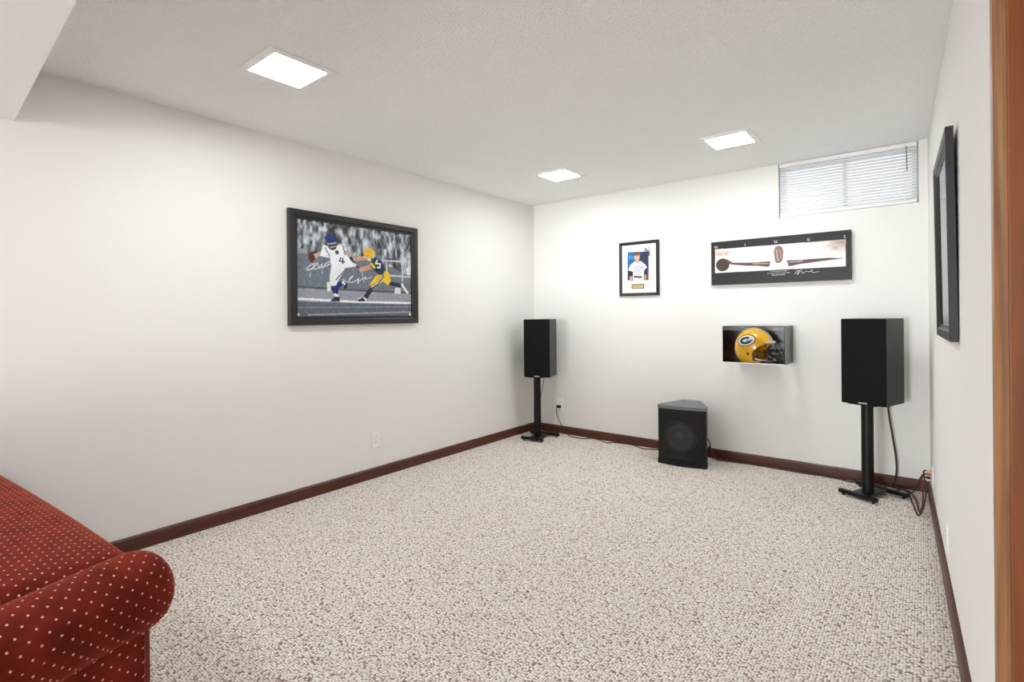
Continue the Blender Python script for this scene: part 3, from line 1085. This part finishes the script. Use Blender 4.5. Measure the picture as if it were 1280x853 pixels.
o4 = obj('glass_pane', boxm(-W3 / 2 + 0.042, W3 / 2 - 0.042, -0.0028, -0.0012, -H3 / 2 + 0.042, H3 / 2 - 0.042), M['glass'], fr)
fr.location = RW(1.61, 1.41, 0.016)
fr.rotation_euler = (math.radians(0.7), 0, RIGHT_RZ)         # hangs a little forward at the top

# ------------------------------------------------------------------ outlets


def wall_plate(name, loc, rz, label, kind='outlet'):
    r = empty(name, loc, rz)
    bm = boxm(-0.035, 0.035, -0.0055, 0, -0.058, 0.058, bevel=0.002)
    obj('plate', bm, M['white'], r)
    if kind == 'outlet':
        for s in (-1, 1):
            bm = bmesh.new()
            pts = [(0.0165 * math.cos(a), s * 0.0195 + 0.0145 * math.sin(a)) for a in [k * PI / 8 for k in range(16)]]
            prism_y(bm, pts, -0.0075, -0.0050)
            rc = obj('receptacle', bm, M['white'], r)
            for dx in (-0.006, 0.006):
                obj('slot', boxm(dx - 0.0012, dx + 0.0012, -0.0079, -0.0070, s * 0.0195 - 0.001, s * 0.0195 + 0.008), M['grey_slot'], rc)
        bm = bmesh.new()
        lathe_y(bm, [(0, -0.0068), (0.003, -0.0066), (0.0035, -0.0050)], 0, 0, 12)
        obj('screw', bm, M['chrome'], r)
    else:
        for k, (mt, z) in enumerate(((M['yellow_plug'], 0.030), (M['red_plug'], 0.010), (M['black_plastic'], -0.010), (M['white'], -0.030))):
            bm = bmesh.new()
            lathe_y(bm, [(0, -0.012), (0.0045, -0.012), (0.0045, -0.005)], 0, z, 12)
            obj('jack', bm, M['chrome'], r)
    tag(r, label, 'wall outlet')
    return r


wall_plate('wall_outlet', (0, -1.947, 0.267), LEFT_RZ, 'white power outlet low on the left wall under the football photo')
wall_plate('wall_outlet', (0.302, 0, 0.278), 0, 'white outlet with a black plug in it near far left corner')
wall_plate('wall_outlet', RW(1.39, 0.205), RIGHT_RZ, 'white outlet low on the right wall nearest the doorway')
wall_plate('audio_wall_plate', RW(0.33, 0.185), RIGHT_RZ, 'white audio jack plate with cables low in the far right corner', 'audio')

# ------------------------------------------------------------------ loudspeakers on stands
SW, SD, SH = 0.245, 0.27, 0.530


def loudspeaker(loc, rz, label):
    r = empty('loudspeaker', loc, rz)
    tag(r, label, 'speaker', 'pair of bookshelf loudspeakers')
    obj('cabinet', boxm(-SW / 2, SW / 2, -SD / 2 + 0.018, SD / 2, 0, SH, bevel=0.0015, seg=1), M['black_wood'], r)
    obj('grille', boxm(-SW / 2 + 0.001, SW / 2 - 0.001, -SD / 2, -SD / 2 + 0.0175, 0.001, SH - 0.001, bevel=0.004), M['black_cloth'], r)
    obj('badge', boxm(-0.024, 0.024, -SD / 2 - 0.002, -SD / 2 + 0.001, 0.006, 0.014), M['silver'], r)
    t = empty_part = obj('terminal_cup', boxm(-0.04, 0.04, SD / 2 - 0.001, SD / 2 + 0.004, 0.10, 0.18, bevel=0.001, seg=1), M['black_plastic'], r)
    for x in (-0.018, 0.018):
        bm = bmesh.new()
        lathe_y(bm, [(0.0, SD / 2 + 0.018), (0.006, SD / 2 + 0.018), (0.006, SD / 2 + 0.003)], x, 0.14, 10)
        obj('binding_post', bm, M['chrome'], t)
    return r


def speaker_stand(loc, rz, label):
    r = empty('speaker_stand', loc, rz)
    tag(r, label, 'speaker stand', 'pair of black metal speaker stands')
    top = 0.580
    obj('top_plate', boxm(-0.08, 0.08, -0.09, 0.09, top - 0.006, top, bevel=0.001, seg=1), M['black_metal'], r)
    bm = bmesh.new()
    pts = [(0.033 * math.cos(a), 0.033 * math.sin(a) - 0.02) for a in [k * PI / 12 for k in range(24)]]
    prism(bm, pts, 0.031, top - 0.006)
    obj('pole', bm, M['black_metal'], r, smooth=True)
    obj('base_plate', boxm(-0.05, 0.05, -0.125, 0.125, 0.025, 0.031, bevel=0.001, seg=1), M['black_metal'], r)
    for y, hl in ((-0.125, 0.112), (0.125, 0.152)):
        ft = obj('foot_bar', boxm(-hl, hl, y - 0.014, y + 0.014, 0.012, 0.037, bevel=0.004), M['black_metal'], r)
        for x in (-hl + 0.025, hl - 0.025):
            bm = bmesh.new()
            a, b = prism(bm, [(x + 0.008 * math.cos(k * PI / 5), y + 0.008 * math.sin(k * PI / 5)) for k in range(10)], 0.0, 0.0122)
            obj('levelling_foot', bm, M['rubber'], ft)
    return r


speaker_stand((0.262, -0.312, 0), math.radians(8), 'black metal stand under the speaker in the far left corner')
loudspeaker((0.264, -0.275, 0.580), math.radians(20), 'black bookshelf speaker in the far left corner')
speaker_stand((2.800, -0.300, 0), math.radians(-25), 'black metal stand under the speaker beside the right wall')
loudspeaker((2.816, -0.268, 0.580), math.radians(-18), 'black bookshelf speaker below the high window, nearer the right wall')

# ------------------------------------------------------------------ subwoofer
sub = empty('subwoofer', (1.615, -0.20, 0), math.radians(6))
tag(sub, 'black wedge shaped subwoofer on the carpet against the far wall', 'subwoofer')


def sub_plan(k=0.0):
    """bowed front, straight tapering sides, narrow rounded back; k = outward growth"""
    pts = []
    for i in range(11):                                   # bowed front, left to right
        t = i / 10 * 2 - 1
        pts.append((t * (0.180 + k), -0.175 - k - 0.030 * (1 - t * t)))
    pts += [(0.182 + k, -0.150), (0.180 + k, -0.115), (0.075 + k, 0.140), (0.060 + k * 0.7, 0.156 + k),
            (-0.060 - k * 0.7, 0.156 + k), (-0.075 - k, 0.140), (-0.180 - k, -0.115), (-0.182 - k, -0.150)]
    return pts


bm = bmesh.new(); prism(bm, sub_plan(-0.004), 0.035, 0.427)
body = obj('cabinet', bm, M['black_plastic'], sub)
bm = bmesh.new(); prism(bm, sub_plan(0.0), 0.0, 0.036)
obj('plinth', bm, M['black_plastic'], sub)
bm = bmesh.new(); prism(bm, sub_plan(0.0), 0.426, 0.450)
bmesh.ops.bevel(bm, geom=[e for e in bm.edges if all(v.co.z > 0.449 for v in e.verts)], offset=0.005, segments=2, profile=0.5, affect='EDGES')
obj('lid', bm, M['sub_lid'], sub)


def bow(x):
    t = x / 0.180
    return -0.175 - 0.030 * (1 - t * t)


# front frame and funnel shaped baffle around the driver
bm = bmesh.new()
out_x, out_z0, out_z1 = 0.155, 0.052, 0.408
N = 12
edge = []
for i in range(N): edge.append((-out_x + 2 * out_x * i / N, out_z0))
for i in range(N): edge.append((out_x, out_z0 + (out_z1 - out_z0) * i / N))
for i in range(N): edge.append((out_x - 2 * out_x * i / N, out_z1))
for i in range(N): edge.append((-out_x, out_z1 - (out_z1 - out_z0) * i / N))
CZ = 0.222
ra_, rb_, rc_ = [], [], []
for x, z in edge:
    a = math.atan2(z - CZ, x)
    ra_.append(bm.verts.new((x * 1.045, bow(x) - 0.004, CZ + (z - CZ) * 1.035)))
    rb_.append(bm.verts.new((x, bow(x) - 0.007, z)))
    rc_.append(bm.verts.new((0.124 * math.cos(a), -0.2045, CZ + 0.124 * math.sin(a))))
n = len(edge)
back_ = [bm.verts.new((v.co.x, bow(v.co.x) + 0.012, v.co.z)) for v in ra_]
for i in range(n):
    j = (i + 1) % n
    bm.faces.new((back_[i], back_[j], ra_[j], ra_[i]))
    bm.faces.new((ra_[i], ra_[j], rb_[j], rb_[i]))
    bm.faces.new((rb_[i], rb_[j], rc_[j], rc_[i]))
obj('front_baffle', bm, M['black_plastic'], sub)
bm = bmesh.new()
lathe_y(bm, [(0.1245, -0.2035), (0.1235, -0.2125), (0.114, -0.2150), (0.103, -0.2125), (0.101, -0.207)], 0, CZ, 48)
obj('driver_surround', bm, M['rubber'], sub, smooth=True)
bm = bmesh.new()
lathe_y(bm, [(0.102, -0.2095), (0.075, -0.2065), (0.045, -0.2060), (0.042, -0.2065), (0.036, -0.2130), (0.020, -0.2170), (0, -0.2180)], 0, CZ, 48)
obj('driver_cone', bm, M['cone'], sub, smooth=True)

# ------------------------------------------------------------------ helmet in its acrylic case
case = empty('display_case', (2.119, 0, 0.790))
tag(case, 'clear acrylic wall case with a black back holding a football helmet', 'display case')
cw, ch_, cd, th = 0.412, 0.268, 0.285, 0.004
obj('back_panel', boxm(-cw / 2, cw / 2, -0.012, 0, 0, ch_), M['case_black'], case)
obj('side_panel', boxm(-cw / 2, -cw / 2 + th, -cd, -0.012, 0, ch_), M['acrylic'], case)
obj('side_panel', boxm(cw / 2 - th, cw / 2, -cd, -0.012, 0, ch_), M['acrylic'], case)
obj('front_panel', boxm(-cw / 2 + th, cw / 2 - th, -cd, -cd + th, th, ch_ - th), M['acrylic'], case)
obj('top_panel', boxm(-cw / 2 + th, cw / 2 - th, -cd, -0.012, ch_ - th, ch_), M['acrylic'], case)
obj('base_panel', boxm(-cw / 2 + th, cw / 2 - th, -cd, -0.012, 0, th), M['acrylic'], case)
# glint along the front lower edge, put in as a white rod
bm = bmesh.new()
tube(bm, [(-cw / 2, -cd - 0.002, 0.002), (cw / 2, -cd - 0.002, 0.002)], 0.0032, 8, 0)
obj('edge_glint', bm, M['white'], case, smooth=True)

HA, HB, HC = 0.138, 0.108, 0.142
hel = empty('football_helmet', (2.098, -0.150, 0.7945), math.radians(-12))
tag(hel, 'glossy yellow football helmet with green and white oval G emblem', 'helmet')
HZ = 0.106                                               # height of the shell centre above its rim


def ell(a, b, c, seg=56, ring=36):
    bm = bmesh.new()
    bmesh.ops.create_uvsphere(bm, u_segments=seg, v_segments=ring, radius=1.0)
    for v in bm.verts:
        # a little squarer below the middle so that the cheeks hang straighter
        k = 1.0 + 0.10 * max(0.0, -v.co.z) * (1 - abs(v.co.z))
        v.co = Vector((v.co.x * a * k, v.co.y * b * k, v.co.z * c + HZ))
    return bm


def to_obj(bm, name):
    me = bpy.data.meshes.new(name)
    bm.to_mesh(me); bm.free()
    o = bpy.data.objects.new(name, me)
    COL.objects.link(o)
    return o


sh = to_obj(ell(HA, HB, HC), 'tmp_shell')
inn = to_obj(ell(HA - 0.008, HB - 0.008, HC - 0.008, 40, 26), 'tmp_inner')
bm = bmesh.new()
arc = [(0.30, 0.142), (0.125, 0.140), (0.095, 0.128), (0.066, 0.112), (0.044, 0.092), (0.032, 0.070), (0.027, 0.050),
       (0.034, 0.040), (0.052, 0.034), (0.062, 0.026), (0.066, 0.012), (0.066, -0.03), (0.30, -0.03)]
prism_y(bm, arc, -0.2, 0.2)
cut1 = to_obj(bm, 'tmp_cut')
bm = bmesh.new(); box(bm, -0.3, 0.3, -0.3, 0.3, -0.2, 0.0)
cut2 = to_obj(bm, 'tmp_cut2')
for c in (inn, cut1, cut2):
    bmesh_c = bmesh.new(); bmesh_c.from_mesh(c.data); bmesh.ops.recalc_face_normals(bmesh_c, faces=bmesh_c.faces); bmesh_c.to_mesh(c.data); bmesh_c.free()
    md = sh.modifiers.new('cut', 'BOOLEAN'); md.operation = 'DIFFERENCE'; md.object = c; md.solver = 'EXACT'
bpy.context.view_layer.update()
me = bpy.data.meshes.new_from_object(sh.evaluated_get(bpy.context.evaluated_depsgraph_get()))
me.name = 'shell'
for o in (sh, inn, cut1, cut2):
    bpy.data.objects.remove(o)
set_smooth(me, 0.6)
me.materials.clear()
mesh_obj('shell', me, M['helmet'], hel)


def on_shell(x, z, off, side=-1):
    zz = z - HZ
    k = 1.0 + 0.10 * max(0.0, -zz / HC) * (1 - abs(zz / HC))
    q = 1 - (x / (HA * k)) ** 2 - (zz / HC) ** 2
    return Vector((x, side * (HB * k * math.sqrt(max(q, 0.0)) + off), z))


def decal(name, outer, inner, off, mat, side=-1, label=None):
    """band between two closed x-z outlines (or disc when inner is None), wrapped on the shell"""
    bm = bmesh.new()
    n = len(outer)
    if inner is None:
        cx = sum(p[0] for p in outer) / n; cz = sum(p[1] for p in outer) / n
        rings = [[(cx + (x - cx) * f, cz + (z - cz) * f) for x, z in outer] for f in (1, 0.75, 0.5, 0.25, 0.02)]
    else:
        rings = [[(x + (a - x) * f, z + (b - z) * f) for (x, z), (a, b) in zip(outer, inner)] for f in (0, 0.5, 1)]
    V = [[bm.verts.new(on_shell(x, z, off, side)) for x, z in r] for r in rings]
    closed = n if inner is None or (Vector(outer[0]) - Vector(outer[-1])).length < 0.02 else n - 1
    for a, b in zip(V[:-1], V[1:]):
        for i in range(closed):
            j = (i + 1) % n
            bm.faces.new((a[i], a[j], b[j], b[i]))
    if inner is None:
        bm.faces.new(V[-1])
    o = obj(name, bm, mat, hel, smooth=True)
    if label: o['label'] = label
    return o


EX, EZ, TILT = -0.014, 0.158, math.radians(10)


def oval(rx, rz, n=40, a0=0.0, a1=2 * PI):
    out = []
    for i in range(n):
        a = a0 + (a1 - a0) * i / (n if a1 - a0 >= 2 * PI - 1e-6 else n - 1)
        x, z = rx * math.cos(a), rz * math.sin(a)
        out.append((EX + x * math.cos(TILT) - z * math.sin(TILT), EZ + x * math.sin(TILT) + z * math.cos(TILT)))
    return out


for sd in (-1, 1):
    decal('emblem_border', oval(0.067, 0.0425), None, 0.0007, M['green'], sd, 'dark green oval outline')
    decal('emblem_field', oval(0.0615, 0.0370), None, 0.0013, M['decal_white'], sd, 'white oval field')
    g0, g1 = math.radians(48), math.radians(345)
    decal('emblem_letter', oval(0.046, 0.0265, 40, g0, g1), oval(0.026, 0.0110, 40, g0, g1), 0.0019, M['green'], sd, 'dark green letter G')
    bar = [(0.008, -0.0085), (0.046, -0.0085), (0.046, 0.0010), (0.008, 0.0010)]
    bm = bmesh.new()
    fs = []
    for x, z in bar:
        fs.append(bm.verts.new(on_shell(EX + x * math.cos(TILT) - z * math.sin(TILT), EZ + x * math.sin(TILT) + z * math.cos(TILT), 0.0021, sd)))
    bm.faces.new(fs)
    obj('emblem_bar', bm, M['green'], hel)


# centre stripes over the crown
def stripe(name, y0, y1, off, mat):
    bm = bmesh.new()
    pr = None
    for i in range(41):
        a = math.radians(8 + 168 * i / 40)
        row = []
        for k in range(3):
            y = y0 + (y1 - y0) * k / 2
            f = math.sqrt(max(0, 1 - (y / HB) ** 2))
            row.append(bm.verts.new(((HA + off) * math.cos(a) * f, y, HZ + (HC + off) * math.sin(a) * f)))
        if pr:
            for k in range(2):
                bm.faces.new((pr[k], pr[k + 1], row[k + 1], row[k]))
        pr = row
    obj(name, bm, mat, hel, smooth=True)


stripe('centre_stripe', -0.007, 0.007, 0.0010, M['decal_white'])
for s in (-1, 1):
    stripe('green_stripe', min(s * 0.007, s * 0.0135), max(s * 0.007, s * 0.0135), 0.0009, M['green'])
    stripe('white_stripe', min(s * 0.0135, s * 0.0185), max(s * 0.0135, s * 0.0185), 0.0008, M['decal_white'])
# ear holes
for sd in (-1, 1):
    hole = [(0.003 + 0.0095 * math.cos(k * PI / 10), 0.062 + 0.0095 * math.sin(k * PI / 10)) for k in range(20)]
    decal('ear_hole', hole, None, 0.0008, M['rubber'], sd)
# brow bumper
bm = bmesh.new()
pts = []
for i in range(9):
    a = math.radians(-38 + 76 * i / 8)
    pts.append(((HA + 0.003) * math.cos(a) * 0.985, (HB + 0.003) * math.sin(a), 0.146))
tube(bm, pts, 0.0085, 8, 3)
obj('brow_bumper', bm, M['decal_white'], hel, smooth=True)
# facemask bars
bm = bmesh.new()
for z, fx in ((0.078, 0.158), (0.040, 0.186), (0.014, 0.192)):
    tube(bm, [(0.050, -0.107, z + 0.006), (0.085, -0.104, z + 0.002), (0.130, -0.082, z), (fx - 0.008, -0.042, z), (fx, 0, z),
              (fx - 0.008, 0.042, z), (0.130, 0.082, z), (0.085, 0.104, z + 0.002), (0.050, 0.107, z + 0.006)], 0.0038, 8, 5)
for s in (-1, 1):
    tube(bm, [(0.108, s * 0.072, 0.140), (0.122, s * 0.079, 0.110), (0.140, s * 0.074, 0.078), (0.155, s * 0.065, 0.040), (0.160, s * 0.062, 0.014)], 0.0036, 8, 4)
    tube(bm, [(0.168, s * 0.025, 0.076), (0.182, s * 0.026, 0.040), (0.188, s * 0.026, 0.014)], 0.0034, 8, 3)
obj('facemask', bm, M['green'], hel, smooth=True)
# jaw pads and chin strap
for s in (-1, 1):
    o = obj('jaw_pad', boxm(0.030, 0.062, min(s * 0.078, s * 0.098), max(s * 0.078, s * 0.098), 0.012, 0.085, bevel=0.006), M['helmet_in'], hel, smooth=True)
bm = bmesh.new()
tube(bm, [(0.055, -0.108, 0.030), (0.095, -0.098, 0.020), (0.128, -0.050, 0.012), (0.134, 0, 0.010), (0.128, 0.050, 0.012), (0.095, 0.098, 0.020), (0.055, 0.108, 0.030)], 0.0065, 8, 5)
obj('chin_strap', bm, M['decal_white'], hel, smooth=True)

# ------------------------------------------------------------------ cables
bm = bmesh.new()
tube(bm, [(0.288, -0.034, 0.259), (0.285, -0.045, 0.235), (0.297, -0.050, 0.18), (0.345, -0.050, 0.09), (0.405, -0.055, 0.022), (0.455, -0.075, 0.006),
          (0.54, -0.095, 0.005), (0.62, -0.085, 0.005), (0.66, -0.035, 0.005), (0.74, -0.04, 0.005), (0.80, -0.075, 0.005), (0.86, -0.10, 0.005), (0.90, -0.06, 0.005),
          (0.98, -0.035, 0.005), (1.08, -0.035, 0.005), (1.15, -0.07, 0.005), (1.20, -0.10, 0.005), (1.27, -0.07, 0.005), (1.36, -0.05, 0.005), (1.50, -0.032, 0.008), (1.575, -0.030, 0.06)], 0.0036, 7, 5)
pc = obj('power_cord', bm, M['cable'], smooth=True)
tag(pc, 'thin dark power cord from the outlet along the far baseboard to the subwoofer', 'cord')
obj('plug', boxm(0.274, 0.316, -0.034, -0.0085, 0.247, 0.271, bevel=0.004), M['black_plastic'], pc)

bm = bmesh.new()
tube(bm, [(0.215, -0.115, 0.715), (0.185, -0.075, 0.62), (0.120, -0.055, 0.40), (0.075, -0.045, 0.20), (0.062, -0.045, 0.06), (0.085, -0.055, 0.006), (0.16, -0.04, 0.005), (0.29, -0.030, 0.005)], 0.0032, 7, 5)
tag(obj('speaker_cable', bm, M['cable'], smooth=True), 'thin dark cable hanging behind the far left corner speaker', 'cable')

bm = bmesh.new()
tube(bm, [(2.872, -0.092, 0.735), (2.885, -0.060, 0.62), (2.888, -0.050, 0.50), (2.905, -0.045, 0.36), (2.925, -0.045, 0.20), (2.925, -0.050, 0.09), (2.895, -0.065, 0.022),
          (2.850, -0.075, 0.008), (2.79, -0.060, 0.006)], 0.0058, 8, 5)
tag(obj('speaker_cable', bm, M['cable'], smooth=True), 'dark cable hanging down behind the speaker beside the right wall', 'cable')

bm = bmesh.new()
tube(bm, [(1.705, -0.075, 0.16), (1.735, -0.072, 0.155), (1.752, -0.070, 0.10), (1.750, -0.075, 0.03), (1.80, -0.075, 0.006), (1.88, -0.065, 0.005), (2.0, -0.045, 0.005), (2.18, -0.040, 0.005), (2.40, -0.050, 0.005),
          (2.52, -0.040, 0.005), (2.63, -0.055, 0.005), (2.67, -0.075, 0.006), (2.72, -0.060, 0.006), (2.80, -0.055, 0.005)], 0.0042, 7, 5)
lc = obj('line_cable', bm, M['cable'], smooth=True)
tag(lc, 'dark cable along the far baseboard from subwoofer to the right speaker stand', 'cable')
bm = bmesh.new()
tube(bm, [(1.725, -0.04, 0.10), (1.76, -0.036, 0.04), (1.80, -0.050, 0.006), (1.90, -0.040, 0.005), (2.10, -0.028, 0.005), (2.30, -0.030, 0.005), (2.55, -0.026, 0.005), (2.72, -0.030, 0.005), (2.85, -0.030, 0.006),
          (2.95, -0.050, 0.006), (3.00, -0.11, 0.006), (3.025, -0.22, 0.006), (3.035, -0.35, 0.008), (3.045, -0.47, 0.006), (3.060, -0.44, 0.05), (3.060, -0.385, 0.13), (3.056, -0.355, 0.180), (3.068, -0.334, 0.1935), (3.082, -0.33, 0.194)], 0.0045, 7, 5)
rc = obj('audio_cable', bm, M['cable_red'], smooth=True)
tag(rc, 'reddish brown cable looping from the corner jack plate with red plug', 'cable')
pt = RW(0.33, 0.195, 0.014)


def plug(z, mat, par):
    q = RW(0.33, z, 0.0)
    bm = bmesh.new()
    tube(bm, [(q.x - 0.0125, q.y, z), (q.x - 0.032, q.y, z - 0.002)], 0.0075, 10, 0)
    return obj('plug', bm, mat, par, smooth=True)


plug(0.195, M['red_plug'], rc)
bm = bmesh.new()
tube(bm, [(2.80, -0.040, 0.005), (2.88, -0.042, 0.010), (2.96, -0.075, 0.012), (2.99, -0.15, 0.012), (3.005, -0.28, 0.012), (3.02, -0.42, 0.014), (3.040, -0.54, 0.008), (3.062, -0.50, 0.04), (3.074, -0.44, 0.12),
          (3.066, -0.39, 0.200), (3.066, -0.345, 0.214), (3.081, -0.33, 0.2145)], 0.0045, 7, 5)
yc = obj('audio_cable', bm, M['cable'], smooth=True)
tag(yc, 'dark cable looping lowest on the carpet from the corner jack plate with yellow plug', 'cable')
plug(0.215, M['yellow_plug'], yc)
bm = bmesh.new()
tube(bm, [(2.918, -0.115, 0.005), (2.945, -0.125, 0.018), (2.975, -0.160, 0.036), (3.010, -0.215, 0.040), (3.022, -0.20, 0.068), (3.040, -0.22, 0.11), (3.052, -0.29, 0.162), (3.066, -0.325, 0.173), (3.080, -0.33, 0.1745)], 0.0042, 7, 5)
kc = obj('audio_cable', bm, M['cable'], smooth=True)
tag(kc, 'dark cable in a short high loop from the corner jack plate with black plug', 'cable')
plug(0.175, M['black_plastic'], kc)

# ------------------------------------------------------------------ sofa (only its front corner is in view)
SOX, SOY, SRZ = 1.67, -3.86, math.radians(4.2)
AZ, AR = 0.530, 0.090
sofa = empty('sofa', (SOX, SOY, 0), SRZ)
tag(sofa, 'red velvet sofa with small cream dots and rolled arms', 'sofa')


def arm_axis(side):
    # (u, v) of the roll axis, front to back; the near end curls inwards
    base = [(0.0, 0.0), (0.025, -0.09), (0.055, -0.19), (0.078, -0.30), (0.088, -0.45), (0.088, -0.80)]
    if side > 0:
        return base
    return [(-1.52 - u, v) for u, v in base]


def arm_roll(side, parent):
    ax = smooth_path([(u, v, AZ) for u, v in arm_axis(side)], 5)
    rings = []
    seg = 36

    def ring(c, d, r, sq=1.0):
        a = Vector((d.y, -d.x, 0)).normalized()
        return [c + a * (r * math.cos(2 * PI * k / seg)) + Vector((0, 0, r * sq * math.sin(2 * PI * k / seg))) for k in range(seg)]
    d0 = (ax[0] - ax[1]).normalized()
    for k in range(9, 0, -1):                                 # puffy rounded end
        t = k / 9.4
        rr = AR * (1 - t ** 2.6) ** (1 / 2.6)
        rings.append(ring(ax[0] + d0 * (t * 0.085), d0, rr))
    for i, p in enumerate(ax):
        d = (ax[max(i - 1, 0)] - ax[min(i + 1, len(ax) - 1)]).normalized()
        rings.append(ring(p, d, AR))
    return loft_uv('arm_roll', rings, M['velvet'], parent)


for side in (1, -1):
    axs = arm_axis(side)
    # upholstered side panel under the roll
    bm = bmesh.new()
    outer, inner = [], []
    P = [Vector((u, v, 0)) for u, v in axs]
    P[0] = P[0] + Vector((0, 0.012, 0))
    for i, p in enumerate(P):
        d = (P[max(i - 1, 0)] - P[min(i + 1, len(P) - 1)]).normalized()
        a = Vector((d.y, -d.x, 0))
        outer.append(p + a * 0.052); inner.append(p - a * 0.060)
    plan = [(q.x, q.y) for q in outer] + [(q.x, q.y) for q in reversed(inner)]
    prism(bm, plan, 0.07, AZ - 0.03)
    bmesh.ops.bevel(bm, geom=[e for e in bm.edges if abs(e.verts[0].co.z - e.verts[1].co.z) > 0.2 and max(e.verts[0].co.y, e.verts[1].co.y) > -0.02], offset=0.012, segments=3, profile=0.5, affect='EDGES')
    am = obj('arm', bm, M['velvet'], sofa)
    box_uv(am.data)
    arm_roll(side, am)
    for q in (outer[0], inner[0]):                            # piping down the front corners
        bm = bmesh.new()
        tube(bm, [(q.x * 0.96, q.y + 0.001, 0.08), (q.x * 0.96, q.y + 0.001, AZ - 0.06)], 0.005, 8, 0)
        obj('piping', bm, M['piping'], am, smooth=True)
UC = -0.76
soft_box('base', -1.46, -0.06, -0.78, 0.030, 0.07, 0.36, 0.02, M['velvet'], sofa)
soft_box('seat_cushion', -1.455, -0.13, -0.62, 0.085, 0.362, 0.568, 0.062, M['velvet'], sofa, puff=0.018, n=10)
soft_box('back_frame', -1.60, 0.08, -0.98, -0.80, 0.07, 0.80, 0.05, M['velvet'], sofa)
soft_box('back_cushion', -1.455, -0.765, -0.805, -0.62, 0.48, 0.88, 0.07, M['velvet'], sofa, puff=0.015, n=6)
soft_box('back_cushion', -0.755, -0.065, -0.805, -0.62, 0.48, 0.88, 0.07, M['velvet'], sofa, puff=0.015, n=6)
for x in (-1.50, -0.02):
    for y in (-0.90, -0.04):
        bm = bmesh.new()
        prism(bm, [(x + 0.025 * math.cos(k * PI / 6), y + 0.025 * math.sin(k * PI / 6)) for k in range(12)], 0.0, 0.075)
        obj('leg', bm, M['dark_leg'], sofa)
